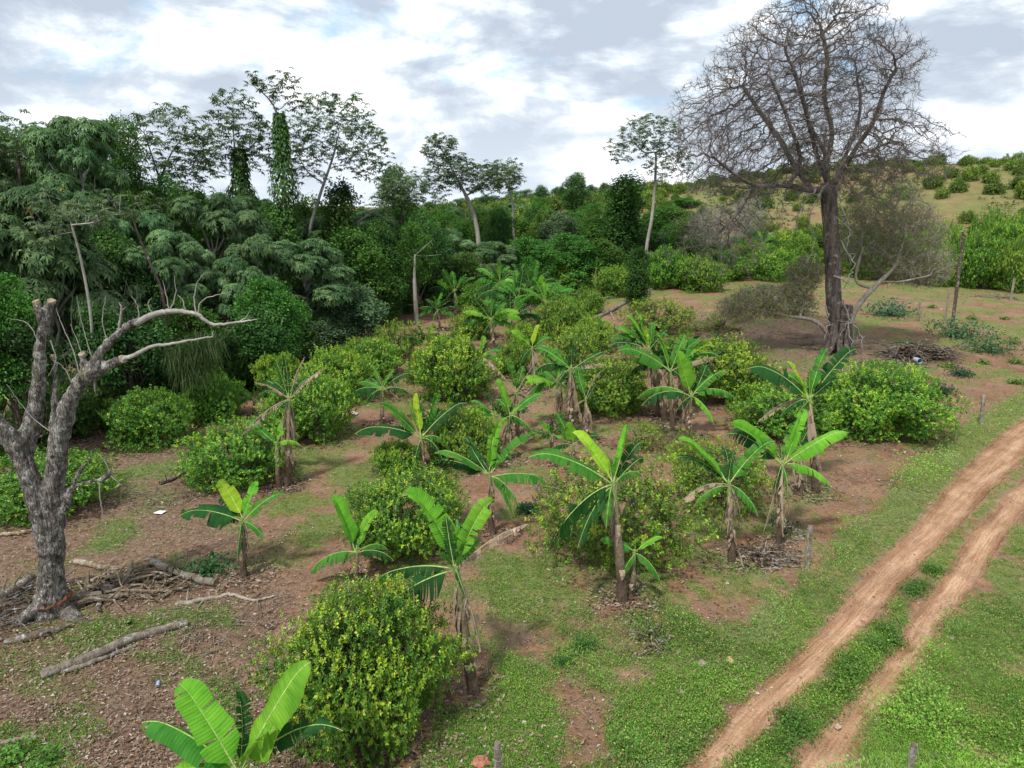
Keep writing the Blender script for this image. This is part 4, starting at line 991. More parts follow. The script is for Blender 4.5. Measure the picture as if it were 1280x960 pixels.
sparse_tree('pale stemmed tree leaning right with a wide airy crown right of the ivy column',
  [('t', None, [gp_(372, Y), tp(385, 300, Y), tp(398, 250, Y), tp(415, 200, Y), tp(424, 165, Y)]), ('a', 't', [tp(385, 215, Y, 1), tp(370, 190, Y, 2)]), ('b', 't', [tp(440, 195, Y, -1), tp(460, 180, Y, -1)])],
  [(tp(420, 160, Y), (2.8, 2.4, 2.4), 1.), (tp(455, 190, Y), (2.0, 1.8, 1.8), .5), (tp(378, 185, Y), (1.8, 1.8, 2.2), .6)], 260, .52, 230, M_PALE, .24)
Y = 80
sparse_tree('forked pale trunk tree with flat airy crown in the centre of the skyline',
  [('t', None, [gp_(603, Y), tp(600, 320, Y), tp(595, 280, Y), tp(585, 250, Y), tp(572, 225, Y), tp(560, 200, Y)]), ('a', 't', [tp(598, 235, Y, 1), tp(615, 218, Y, 2)]), ('b', 't', [tp(550, 185, Y), tp(542, 175, Y)])],
  [(tp(552, 185, Y), (1.9, 1.9, 1.3), .5), (tp(570, 215, Y), (3.0, 2.4, 1.6), .8), (tp(612, 222, Y), (2.8, 2.4, 1.5), .6), (tp(545, 235, Y), (1.5, 1.5, 1.2), .2)], 300, .62, 260, M_PALE, .42)
Y = 88
sparse_tree('small airy tree right of the forked pale trunk',
  [('t', None, [gp_(645, Y), tp(642, 290, Y), tp(640, 250, Y), tp(632, 225, Y)])], [(tp(632, 218, Y), (2.2, 2, 1.5), 1)], 120, .62, 100, M_PALE, .25)
Y = 76
sparse_tree('slim white trunked tree with a thin crown left of the great bare tree',
  [('t', None, [gp_(806, Y), tp(808, 312, Y), tp(815, 270, Y), tp(819, 225, Y), tp(820, 190, Y)]), ('a', 't', [tp(805, 190, Y, 1), tp(790, 175, Y, 1)]), ('b', 't', [tp(835, 185, Y), tp(848, 170, Y)])],
  [(tp(815, 165, Y), (3.0, 2.6, 1.5), 1.), (tp(782, 185, Y), (1.8, 1.6, 1.2), .4), (tp(835, 200, Y), (2.4, 2, 1.6), .5)], 280, .5, 230, M_PALE, .30)
Y = 66
sparse_tree('leafy crowned tree half hidden left of centre beside the gap in the skyline',
  [('t', None, [gp_(500, Y), tp(500, 300, Y), tp(503, 250, Y)])], [(tp(503, 235, Y), (2.2, 2, 1.6), 1), (tp(470, 262, Y), (1.4, 1.4, 1), .3)], 170, .55, 160, M_BRN, .22)
Y = 38
sparse_tree('thin crowned tree at the left edge with sky between its leaves',
  [('t', None, [gp_(40, Y), tp(30, 300, Y), tp(25, 220, Y), tp(20, 180, Y)]), ('a', 't', [tp(5, 190, Y), tp(-10, 175, Y)]), ('b', 't', [tp(50, 190, Y), tp(62, 175, Y)])],
  [(tp(15, 172, Y), (2.6, 2, 1.1), 1.), (tp(55, 185, Y), (1.4, 1.4, 1), .4)], 170, .42, 170, M_BRN, .2)
Y = 58
sparse_tree('leaning bare grey pole of a dead tree with a crooked branch left of centre',
  [('t', None, [tp(405, 345, Y, -1), tp(428, 297, Y), tp(455, 272, Y), tp(493, 250, Y)]), ('a', 't', [tp(448, 290, Y), tp(455, 305, Y), tp(460, 320, Y)])], [(tp(470, 265, Y), (1.2, 1, 1), 1)], 10, .5, 0, M_PALE, .13, name='dead_tree')
# white stem of the layered tree in front, with its crooked limbs
Y = 28
sparse_tree('thin white stem with crooked bare limbs rising behind the cut dead tree',
  [('t', None, [gp_(122, Y), tp(116, 425, Y), tp(110, 370, Y), tp(100, 320, Y), tp(92, 290, Y), tp(86, 270, Y)]), ('a', 't', [tp(118, 278, Y), tp(135, 270, Y), tp(150, 268, Y)]), ('b', 't', [tp(75, 293, Y), tp(55, 298, Y), tp(40, 308, Y)])],
  [(tp(95, 262, Y), (1.6, 1.4, .7), 1)], 50, .4, 40, M_PALE, .12)
Y = 31
sparse_tree('leaning bare brown stem in the shade of the left wood',
  [('t', None, [gp_(215, Y), tp(205, 380, Y), tp(188, 330, Y), tp(172, 292, Y), tp(165, 265, Y)])], [(tp(168, 255, Y), (1.2, 1, .6), 1)], 30, .4, 30, M_BRN, .13)
# slim dead trunk, mid distance
gd = G(521, 405); Y = gd[1]
sparse_tree('slim pale dead trunk with two bare side branches in the mid distance',
  [('t', None, [gd, tp(519, 370, Y), tp(518, 345, Y), tp(519, 319, Y)]), ('a', 't', [tp(527, 312, Y), tp(541, 299, Y)]), ('b', 't', [tp(532, 320, Y, .5), tp(552, 318, Y, .5)]), ('c', 't', [tp(512, 352, Y), tp(499, 346, Y)])],
  [(tp(540, 312, Y), (.5, .5, .5), 1)], 8, .5, 0, M_PALE, .19, step=.3, name='dead_tree')
# standing dry stalks behind the dead tree
M_STALK = barkmat('stalk_bark', (.10, .09, .075), (.22, .20, .17), 0, 3.0)
for i in range(20):
    u = 55 + random.random() * 150; Y = random.uniform(28.6, 29.6); mb = MB()
    b = gp_(u, Y); lean = random.uniform(-.9, .9); H = random.uniform(4.6, 6.6)
    p, r = smooth_path([[0, 0, 0], [lean * .3, 0, H * .4], [lean * .9, random.uniform(-.3, .3), H * .75], [lean * 1.6 + random.uniform(-.3, .3), 0, H]], [.022, .017, .012, .005], 4, .015); tube(mb, p, r, 5, (1, 1, 1))
    for k in range(4):
        s = p[rng.integers(5, len(p) - 2)]; q, r2 = smooth_path([s, s + [random.uniform(-.3, .3), 0, .35], s + [random.uniform(-.7, .7), 0, .8]], [.009, .007, .003], 3); tube(mb, q, r2, 4, (1, 1, 1))
    o = mobj('dry_stalk', mb.mesh('dry_stalk', M_STALK)); o.location = b
    tag(o, 'thin bare grey stalk standing before the dark wood behind the cut dead tree', 'dead stalk', 'bare stalks behind the cut dead tree')
# hanging long grass at the forest edge
mb = MB(); n = 1600
for (u, v, w) in [(232, 455, .7), (255, 445, .8), (243, 475, .7)]:
    c = PY(u, v, 28.2); m = 260; a = rng.uniform(0, 6.28, m); el = rng.uniform(.2, 1.1, m)
    d = np.stack([np.cos(a) * np.cos(el), np.sin(a) * np.cos(el), np.sin(el)], -1); p = c + rng.normal(0, .35, (m, 3)) * [1, 1, .5] + [0, 0, .4]
    l = rng.uniform(.35, .7, m); leaves(mb, p, d, rdir(m, 1), l, .045, np.array([.05, .09, .03]) * rng.uniform(.5, 1.6, (m, 1)), droop=0)
    e = p + d * l[:, None]; leaves(mb, e - d * l[:, None] * .3, d * .35 - np.array([0, 0, 1.]), rdir(m, .2), rng.uniform(.4, 1.2, m), .03, np.array([.07, .11, .04]) * rng.uniform(.6, 1.4, (m, 1)), droop=0)
tag(mobj('long_grass', mb.mesh('long_grass', M_WEED)), 'tall tuft of long drooping pale grass blades at the dark forest edge', 'grass', kind='stuff')

# ------------------------------------------------------------------ banana plants
PAL = {'y': ((.24, .44, .03), (.38, .54, .045)), 'b': ((.10, .30, .025), (.18, .43, .04)), 'g': ((.035, .155, .022), (.085, .26, .035)), 'd': ((.012, .058, .016), (.032, .11, .026))}
def banana_leaf(C, T, kind='g', wf=1.0, arch=None, hang=None, tears=None, twist=0.0, o=None):
    """one leaf from stem top C to tip T (world); returns mesh with blade and midrib"""
    C = np.array(C, float); T = np.array(T, float); L = np.linalg.norm(T - C); dz = (T[2] - C[2]) / L
    if arch is None: arch = .10 if dz > .6 else .20 if dz > .1 else .34
    if hang is None: hang = R(rng.uniform(28, 58)) if dz > .6 else R(6) if dz > .15 else R(-34)
    if kind == 'x': hang = R(-72); arch = max(arch, .15)
    mid = (C + T) / 2 + np.array([0, 0, 1]) * arch * L + rng.normal(0, .02 * L, 3)
    n = 30; t = np.linspace(0, 1, n)[:, None]; pts = (1 - t) ** 2 * C + 2 * t * (1 - t) * mid + t ** 2 * T
    lat = nrm(np.cross(T - C, [0, 0, 1.])); pts = pts + (lat * rng.normal(0, .035) * L) * np.sin(t * 3.0) - np.array([0, 0, 1.]) * L * .07 * np.clip((t - .72) / .28, 0, 1) ** 2 * (1 if kind != 'x' else 0)
    # tip curl
    tan = nrm(np.gradient(pts, axis=0))
    N0 = np.array([0, -.5, 1.0]) + rng.normal(0, 1, 3) * [.5, .25, .2]
    if twist: N0 = N0 + np.array([twist, 0, 0])
    side = nrm(np.cross(tan, N0)); up = np.cross(side, tan); up = up * np.sign(up[:, 2:3] + 1e-6)
    tt = t[:, 0]; t0 = .13
    s_ = np.clip((tt - t0) / (1 - t0), 0, 1)
    wid = (.136 if dz > .3 else .172) * L * wf * np.clip(s_ * 8, 0, 1) ** .7 * np.clip((1 - s_) * 3.6, 0, 1) ** .6 * (1 - .2 * s_) * (1 + .05 * np.sin(s_ * 11 + rng.uniform(0, 6)))
    if kind == 'x': wid = wid * .62
    mb = MB(); o = C if o is None else o
    r = L * .0095 * (1 - .8 * tt) + .002
    if kind == 'x': ca, cb = np.array([.30, .22, .14]), np.array([.42, .34, .25]); mr = (.38, .29, .19)
    else: ca, cb = [np.array(c) for c in PAL[kind]]; mr = (.30, .42, .12) if kind != 'y' else (.45, .55, .12)
    tube(mb, pts - o, r, 5, mr, 1, cap=False)
    if tears is None: tears = {'x': 18, 'y': 3, 'b': 7, 'g': 12, 'd': 16}[kind]
    rnd = rng.random()
    for sg in (-1, 1):
        cuts = np.sort(rng.uniform(t0 + .08, .97, tears)) if tears else np.array([])
        cuts = np.concatenate([[t0], cuts, [1.0]])
        hs = hang + rng.normal(0, .12)
        for a, b in zip(cuts[:-1], cuts[1:]):
            if b - a < .008: continue
            m = max(3, int((b - a) * 34)); tq = np.linspace(a, b, m); gap = .0 if tears < 2 else min(.005 + .022 * rng.random() ** 2, (b - a) * .3)
            h = hs + (rng.normal(0, .24) if tears > 1 else 0) + (rng.normal(0, .3) if kind == 'x' else 0)
            lenf = 1 if kind != 'x' else rng.uniform(.5, 1.2)
            rows = []; cols = []; tv = []
            for f in (0, .33, .68, 1.0):
                te = a + (tq - a) * (1 - gap * f / (b - a) * 2) + gap * f if b > a else tq
                te = np.clip(te, 0, 1)
                c = np.stack([np.interp(te, tt, pts[:, k]) for k in range(3)], -1); sd = np.stack([np.interp(te, tt, side[:, k]) for k in range(3)], -1)
                uu = np.stack([np.interp(te, tt, up[:, k]) for k in range(3)], -1); tn = np.stack([np.interp(te, tt, tan[:, k]) for k in range(3)], -1)
                w = np.interp(te, tt, wid) * lenf
                ang = h - .38 * f + (.25 * (1 - f))
                rip = (.05 * np.sin(te * 17 + rnd * 9 + sg) + .02 * np.sin(te * 60 + rnd * 5)) * f * w
                dn = np.array([0, 0, -1.]) * max(0, -math.sin(ang)) + uu * max(0, math.sin(ang))
                p = c + (sd * sg * math.cos(ang) + dn) * (w * f)[:, None] + tn * (w * f * .22)[:, None] + uu * rip[:, None]
                rows.append(p - o); q = np.clip(.5 + .5 * vnoise(te * 6 + rnd * 50, f, 0, 2), 0, 1)[:, None]
                cc = (ca * (1 - q) + cb * q) * (1.12 - .2 * f)
                if f == 1.0 and kind in 'gd': cc = np.where(vnoise(te * 14 + rnd * 31, sg, 0, 4)[:, None] > .45, np.array([.28, .21, .10]), cc)
                if kind in 'gdb': cc = np.where((te > .95)[:, None] & (f > .3), cc * .4 + np.array([.16, .12, .06]) * .6, cc)
                if kind == 'x': cc = cc * rng.uniform(.55, 1.15)
                cols.append(cc); tv.append(np.stack([te * L, np.full(m, f * sg), np.full(m, rnd * 20)], -1))
            V = np.stack(rows, 1).reshape(-1, 3); Cc = np.stack(cols, 1).reshape(-1, 3); Tv = np.stack(tv, 1).reshape(-1, 3)
            i = np.arange(m - 1)[:, None] * 4; j = np.arange(3)[None]
            q = np.stack([i + j, i + j + 1, i + 5 + j, i + 4 + j], -1).reshape(-1, 4)
            mb.add(V, q, Cc, 0, Tv)
    return mb.mesh('banana_leaf', [M_DRY if kind == 'x' else M_BAN, M_STEM], True)
def pseudostem(base, C, r0, dryness=1.0):
    mb = MB(); H = C[2] - base[2]; o = base
    p, r = smooth_path([base - o + [0, 0, -.1], base - o + (C - base) * .3 + rng.normal(0, .03, 3), base - o + (C - base) * .7, C - o + [0, 0, .1]], [r0 * 1.25, r0, r0 * .8, r0 * .5], 7)
    t = np.linspace(0, 1, len(p))[:, None]
    c = np.where(t < .35, (.10, .07, .048), (.20, .15, .10)) * (.8 + .4 * rng.random((len(p), 1)))
    c = c * (1 - sstep(.6, .95, t)) + np.array([.20, .27, .09]) * sstep(.6, .95, t)
    tube(mb, p, r, 10, c, 0, .09)
    for k in range(int(16 * dryness)):   # loose dry sheaths
        a = rng.uniform(0, 6.28); z = rng.uniform(.25, .95) * H; L = rng.uniform(.25, .5) * H * .7 * (z / H); d = np.array([math.cos(a), math.sin(a), 0]); s = np.array([-d[1], d[0], 0])
        c0 = np.array([np.interp(z, p[:, 2], p[:, 0]), np.interp(z, p[:, 2], p[:, 1]), z]); rr = np.interp(z, p[:, 2], r); w = r0 * rng.uniform(.3, .7)
        P3 = [c0 + d * rr, c0 + d * (rr + .05) - [0, 0, L * .5], c0 + d * (rr + rng.uniform(0, .06)) - [0, 0, L]]
        V = []
        for q, ww in zip(P3, (w, w * .8, w * .2)): V += [q + s * ww, q + d * .015, q - s * ww]
        mb.add(V, [[0, 1, 4, 3], [1, 2, 5, 4], [3, 4, 7, 6], [4, 5, 8, 7]], np.array([.30, .23, .16]) * rng.uniform(.5, 1.25))
    return mb.mesh('pseudostem', M_STEM, False)
def banana(base, crown, tips, label, dry=1.0, group=None, gbase=None, wf=1.0):
    g = G(*base) if gbase is None else gbase; Y = g[1]; C = PY(crown[0], crown[1], Y)
    if C[2] < g[2] + .25: C[2] = g[2] + .25
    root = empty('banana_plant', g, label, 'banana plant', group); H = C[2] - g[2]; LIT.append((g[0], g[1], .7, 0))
    me = pseudostem(g, C, min(.045 + .022 * H, .13), dry); o = mobj('pseudostem', me, root)
    if dry >= 1.0 and H > .9:   # dead leaves hanging round the stem
        tips = list(tips)
        for k in range(int(2.2 * dry)):
            a = rng.uniform(0, 6.28); rr = rng.uniform(.18, .42) * min(H, 2.2) / 2; zz = g[2] + H * rng.uniform(.12, .5)
            T = np.array([g[0] + math.cos(a) * rr, Y + math.sin(a) * rr, zz]); me = banana_leaf(C - [0, 0, .05], T, 'x', 1.5, rng.uniform(.15, .3), R(-60), 9, 0, g); mobj('dry_leaf', me, root)
    if len(tips) > 5 and base is not None:   # leaves on the far and near side of the crown
        tips = list(tips); ml = np.mean([math.hypot(t_[0] - crown[0], t_[1] - crown[1]) for t_ in tips])
        for k in range(4):
            sx_ = rng.uniform(-.6, .6); bk = k != 1
            tips.append((crown[0] + sx_ * ml, crown[1] + (-rng.uniform(.35, .8) if bk else rng.uniform(.2, .6)) * ml, rng.choice(['g', 'd', 'd']), rng.uniform(.5, .9) if bk else -rng.uniform(.4, .7), {'wf': .95}))
    for tpx in tips:
        u, v = tpx[:2]; kind = tpx[2] if len(tpx) > 2 else 'g'; kw = dict(tpx[4]) if len(tpx) > 4 else {}
        m = F / (Y * cP + (CZ - C[2]) * sP); plen = math.hypot(u - crown[0], v - crown[1]) / m
        if len(tpx) > 3 and tpx[3] is not None: dy = tpx[3] * plen
        elif v > crown[1] + 5: dy = -rng.uniform(.25, .5) * plen
        else: dy = rng.uniform(-.25, .45) * plen
        T = PY(u, v, Y + dy)
        if T[2] < g[2] + .08: T[2] = g[2] + .08
        me = banana_leaf(C + rng.normal(0, .02, 3), T, kind, kw.get('wf', 1.0) * wf, kw.get('arch'), kw.get('hang'), kw.get('tears'), kw.get('twist', 0), g)
        mobj('dry_leaf' if kind == 'x' else 'leaf', me, root)
    return root
g1 = np.array(PY(300, 965, 8.1)); g1[2] = float(terrain(g1[0], 8.1))
banana(None, (300, 968), [(176, 895, 'g', .1, {'wf': 1.25, 'tears': 3, 'hang': R(-30)}), (222, 845, 'b', .15, {'wf': 1.2, 'tears': 2}), (296, 856, 'd', .5, {'wf': 1.1}), (388, 816, 'b', .2, {'wf': 1.3, 'tears': 1, 'hang': R(5)}), (428, 906, 'd', .1, {'wf': .7}), (205, 968, 'b', -.2), (360, 1010, 'g', -.4), (240, 1020, 'g', -.5), (345, 905, 'b', -.2)],
  'large leaved banana plant cut off by the bottom edge at left', gbase=g1)
banana((593, 868), (570, 712), [(504, 610, 'b', .1, {'wf': 1.15, 'tears': 2}), (557, 640, 'd', .3, {'wf': .8}), (571, 645, 'g', .6, {'wf': .5}), (618, 618, 'b', .25, {'wf': 1.0, 'tears': 4}), (660, 655, 'x', 0, {'arch': .05}), (468, 768, 'd', -.2, {'wf': 1.15, 'arch': .22}), (462, 724, 'd', .2, {'arch': .2, 'wf': .6}), (585, 672, 'g', -.6, {}), (545, 690, 'g', -.7, {})],
  'banana plant with one long dry brown leaf stretched out to the right', 1.0)
banana((778, 752), (766, 606), [(660, 564, 'g', -.1, {'wf': 1.0, 'arch': .2, 'tears': 3}), (716, 535, 'y', .2, {'wf': 1.0, 'tears': 1}), (786, 524, 'b', .2, {'wf': .85, 'tears': 3}), (803, 592, 'g', .1, {'arch': .45, 'wf': 1.5, 'hang': R(-50)}), (684, 682, 'd', -.25, {'wf': 1.0, 'arch': .3}), (722, 680, 'd', -.3, {'wf': 1.15, 'arch': .3})],
  'tallest foreground banana plant with a glowing yellow leaf and two hanging dark leaves', .8)
banana((788, 748), (793, 692), [(750, 672, 'g', .0, {'tears': 1}), (829, 669, 'b', .1, {'tears': 1}), (826, 725, 'g', -.3, {'tears': 1}), (774, 722, 'g', -.3, {'tears': 1})],
  'young banana sucker at the foot of the tallest foreground banana', .4)
banana((306, 722), (303, 652), [(224, 640, 'd', -.1, {'wf': 1.3, 'arch': .16, 'tears': 2}), (272, 597, 'y', .2, {'wf': 1.2, 'tears': 2}), (322, 598, 'b', .3), (357, 614, 'g', .1, {'wf': .95}), (296, 698, 'd', -.3, {'wf': 1.1}), (330, 672, 'g', -.3), (278, 655, 'd', .4)],
  'small banana plant standing alone on the brown soil right of the dead tree', .8)
banana((448, 728), (446, 690), [(414, 615, 'b', .1, {'wf': 1.1, 'tears': 1}), (473, 635, 'b', .3, {'wf': 1.0}), (387, 712, 'g', -.1, {'wf': 1.2}), (455, 650, 'g', .5), (485, 685, 'g', .2), (492, 698, 'd', -.2), (430, 660, 'd', .5)],
  'bushy young banana plant above the largest citrus bush', .3)
banana((532, 592), (527, 548), [(443, 537, 'd', -.1, {'wf': 1.15, 'tears': 2, 'arch': .18}), (473, 501, 'g', .1, {'wf': .9, 'tears': 2}), (520, 487, 'y', .05, {'wf': .7, 'tears': 0}), (513, 500, 'b', .3, {'wf': .7}), (549, 483, 'g', .4), (584, 499, 'd', .3, {'wf': .9}), (564, 562, 'g', -.1, {'arch': .5}), (516, 590, 'd', -.3)],
  'banana plant with a rolled pale yellow leaf standing upright', .4)
banana((616, 668), (612, 596), [(535, 575, 'd', .3, {'wf': 1.1}), (543, 561, 'g', -.1, {'wf': 1.1, 'tears': 1, 'arch': .2}), (626, 520, 'b', .3, {'wf': .8}), (674, 538, 'g', .3, {'wf': 1.0}), (683, 598, 'g', 0, {'wf': 1.0, 'arch': .2}), (643, 642, 'g', -.4, {'wf': .7, 'arch': .5}), (603, 575, 'x', -.2, {})],
  'banana plant with wide horizontal leaves behind the long dry leaf', .9)
banana((478, 533), (478, 487), [(430, 499, 'd', -.1, {'wf': 1.1}), (448, 477, 'g', .2), (464, 454, 'g', .2, {'wf': .7}), (493, 459, 'g', .3), (516, 465, 'd', .1), (513, 491, 'd', -.1), (455, 505, 'd', -.3), (500, 500, 'x', -.2)],
  'small fan shaped banana plant alone in the bare left alley', .6)
banana((358, 608), (362, 500), [(318, 478, 'x', 0, {'arch': .1}), (355, 443, 'd', .2, {'wf': .6}), (381, 446, 'x', .2, {'arch': .05}), (406, 461, 'x', 0, {'arch': .1}), (345, 450, 'd', .3, {'wf': .5}), (302, 545, 'x', -.2, {'arch': .2}), (352, 570, 'x', -.1), (372, 560, 'x', .1)],
  'half withered banana plant with brown drooping leaves at left', 1.3)
banana((350, 612), (346, 556), [(358, 532, 'b', .2, {'wf': 1.2}), (376, 555, 'b', 0), (308, 522, 'g', .2, {'wf': .7}), (330, 545, 'g', .1)],
  'young banana shoot beside the half withered banana', .6)
banana((633, 576), (638, 520), [(621, 470, 'b', .1, {'wf': 1.0, 'tears': 1}), (680, 490, 'g', .1, {'tears': 2}), (655, 500, 'b', .4), (672, 548, 'g', -.2, {'wf': .5}), (610, 545, 'b', -.2, {'wf': .8}), (640, 560, 'x', -.2)],
  'banana plant with one upright light leaf in the middle of the orchard', 1.4)
banana((648, 545), (645, 492), [(632, 445, 'g', .1), (655, 455, 'g', .3), (602, 445, 'x', 0), (672, 450, 'x', .1), (628, 500, 'd', -.2), (660, 500, 'd', -.3)],
  'ragged banana plant behind the one with the upright light leaf', 1.6)
banana((668, 489), (665, 436), [(638, 412, 'b', .1, {'tears': 1}), (675, 404, 'y', .1, {'tears': 0}), (688, 420, 'g', .3), (706, 462, 'd', 0), (700, 445, 'g', .1), (650, 455, 'd', -.2), (675, 462, 'x', -.2)],
  'banana plant with a small upright yellow leaf behind the orchard centre', 1.2)
banana((714, 545), (713, 462), [(668, 432, 'g', .1, {'wf': 1.1}), (692, 433, 'g', .3), (713, 420, 'd', .3), (762, 437, 'd', .2, {'wf': .8}), (668, 462, 'd', -.1), (722, 500, 'd', -.2), (757, 456, 'x', 0, {'arch': .1}), (690, 480, 'x', -.1), (722, 430, 'd', .4), (730, 480, 'x', .1)],
  'large ragged banana plant with fibrous brown stem in the orchard centre', 1.8)
banana((734, 552), (732, 500), [(751, 464, 'x', .1, {'arch': 0}), (722, 455, 'g', .4), (745, 478, 'd', .3), (718, 510, 'x', -.1)],
  'fibrous side stem of the large ragged banana with one snapped dry leaf', 1.6)
banana((718, 585), (716, 556), [(694, 512, 'g', .2), (708, 528, 'b', -.1, {'wf': 1.9, 'tears': 0}), (751, 544, 'd', 0), (683, 566, 'd', -.2), (728, 530, 'd', .5)],
  'low banana plant with a broad round leaf behind the tallest one', .8)
banana((832, 528), (811, 437), [(781, 390, 'b', .1, {'tears': 1}), (794, 386, 'b', .3), (760, 430, 'd', -.1, {'wf': 1.1}), (768, 406, 'g', .2), (807, 405, 'y', -.1, {'wf': .8}), (835, 410, 'd', .3), (815, 400, 'g', .4)],
  'left plant of the crowded banana stand', 1.6)
banana((842, 535), (838, 464), [(772, 434, 'g', -.1, {'wf': 1.0, 'tears': 2}), (798, 458, 'd', .2), (820, 415, 'b', .1, {'wf': 1.1, 'tears': 1}), (857, 415, 'g', .4), (876, 422, 'g', .3), (895, 446, 'x', .1, {'arch': .15}), (822, 490, 'x', -.1), (850, 440, 'd', .5)],
  'middle plant of the crowded banana stand with a broad leaf out to the left', 1.6)
banana((858, 548), (864, 496), [(844, 436, 'b', -.05, {'wf': 1.3, 'tears': 1}), (796, 494, 'g', .2), (802, 503, 'd', -.1), (911, 461, 'g', .2), (921, 497, 'g', 0), (893, 528, 'b', -.4, {'wf': .8}), (854, 440, 'g', .3)],
  'front plant of the crowded banana stand with a crinkled bright leaf', 1.4)
banana((1020, 615), (1012, 500), [(934, 455, 'd', 0, {'wf': 1.15, 'tears': 4, 'arch': .22}), (984, 448, 'y', .2, {'wf': .7}), (1012, 458, 'b', -.1, {'wf': .9, 'tears': 0}), (1036, 430, 'g', .1, {'wf': .9}), (1071, 430, 'd', .2, {'wf': .95}), (1050, 470, 'd', -.1), (975, 518, 'd', -.1), (947, 528, 'x', .1, {'arch': .3}), (995, 470, 'b', .4)],
  'tall banana plant in front of the round free standing citrus bush', 1.5)
banana((970, 682), (978, 582), [(910, 526, 'b', .1, {'wf': 1.0, 'tears': 2}), (907, 538, 'd', .3), (1007, 506, 'b', .2, {'wf': .8, 'tears': 3}), (1061, 534, 'b', 0, {'wf': .95, 'tears': 3}), (1040, 606, 'b', -.2, {'wf': .9, 'arch': .3}), (985, 628, 'g', -.3, {'wf': .6})],
  'banana plant with a spreading star of bright leaves nearest the middle fence post', 1.4)
banana((915, 702), (911, 606), [(848, 543, 'b', .0, {'wf': .95, 'tears': 1}), (844, 568, 'd', .2, {'wf': .9}), (970, 546, 'g', .2, {'wf': .9}), (846, 632, 'x', .1, {'arch': .35}), (866, 632, 'g', -.1, {'wf': .8, 'arch': .4}), (925, 640, 'x', -.2)],
  'left banana plant of the right hand pair with a torn leaf crossing its neighbour', 1.4)
EXTRA = []
for i, (b, c, s_, n_, lab) in enumerate([
  ((690, 575), (690, 545), 24, 6, 'low ragged sucker between the two central bananas'), ((622, 560), (620, 520), 34, 7, 'slim banana behind the upright light leaf'), ((700, 530), (700, 480), 40, 8, 'ragged left stem of the fibrous central clump'),
  ((822, 520), (822, 455), 40, 8, 'rear left stem of the crowded banana stand'), ((850, 520), (852, 450), 42, 8, 'rear right stem of the crowded banana stand'), ((800, 470), (800, 425), 32, 7, 'far stem of the crowded banana stand'),
  ((600, 480), (600, 445), 28, 6, 'short banana beside the tall bright bush'), ((590, 375), (590, 350), 24, 7, 'pale green banana in front of the dark trees left of the thicket'), ((700, 400), (700, 372), 26, 7, 'short banana at the right end of the far thicket'),
  ((628, 395), (625, 355), 34, 8, 'left rear plant of the far thicket'), ((642, 370), (640, 340), 28, 8, 'highest rear plant of the far thicket'), ((545, 372), (545, 350), 22, 6, 'blue green banana right of the slim dead trunk'), ((1000, 620), (1000, 560), 30, 5, 'young stem behind the nearest right hand banana'), ((340, 590), (342, 540), 26, 4, 'thin sucker behind the half withered banana')]):
    EXTRA.append((b, c, s_, n_, lab))
# farther bananas
EXTRA_DONE = 0
def auto_tips(c, n, s, seed, up=.8, kinds='bgdgd'):
    r = random.Random(seed); o = []
    for i in range(n):
        a = R(-35 + 250 * (i + .5) / n) + r.uniform(-.15, .15); l = s * r.uniform(.75, 1.1)
        o.append((c[0] + math.cos(a) * l, c[1] - math.sin(a) * l * up, r.choice(kinds), r.uniform(-.4, .4), {'wf': 1.15}))
    return o
for i, (b, c, s, n, lab) in enumerate([
  ((618, 436), (613, 400), 36, 9, 'banana plant with dark drooping leaves below the far thicket'),
  ((572, 392), (568, 364), 32, 8, 'blue green banana plant left of the far banana thicket'),
  ((549, 412), (547, 388), 24, 7, 'little banana plant right of the slim dead trunk'),
  ((530, 448), (533, 428), 26, 7, 'little banana plant with a pale rolled leaf beside the tall bright bush'),
  ((745, 366), (745, 336), 17, 6, 'lone far banana plant with a thin stem before the trees'),
  ((318, 520), (318, 500), 22, 4, 'banana sucker behind the withered banana'),
  ((252, 580), (250, 568), 24, 4, 'low banana sucker left of the round citrus bush'),
  ((897, 440), (895, 425), 14, 5, 'tiny banana sucker on the bare mound'),
  ((10, 560), (12, 500), 45, 8, 'banana plant behind the cut dead tree at the left edge'),
  ((955, 330), (953, 305), 20, 7, 'far banana plant left of the bare trunk in the thicket'),
  ((905, 350), (903, 325), 17, 6, 'far banana plant among the green shrubs'),
  ((648, 408), (648, 375), 42, 9, 'left plant of the far banana thicket'), ((662, 400), (664, 362), 42, 9, 'tallest plant of the far banana thicket'),
  ((680, 412), (682, 378), 38, 8, 'right plant of the far banana thicket'), ((640, 425), (640, 398), 36, 8, 'front plant of the far banana thicket'), ((665, 385), (650, 350), 30, 7, 'rear plant of the far banana thicket')]):
    banana(b, c, auto_tips(c, n + 1, s * 1.2, 100 + i), lab, 1.2)
for i, (b, c, s_, n_, lab) in enumerate(EXTRA): banana(b, c, auto_tips(c, n_ + 1, s_ * 1.15, 300 + i), lab, 1.6)

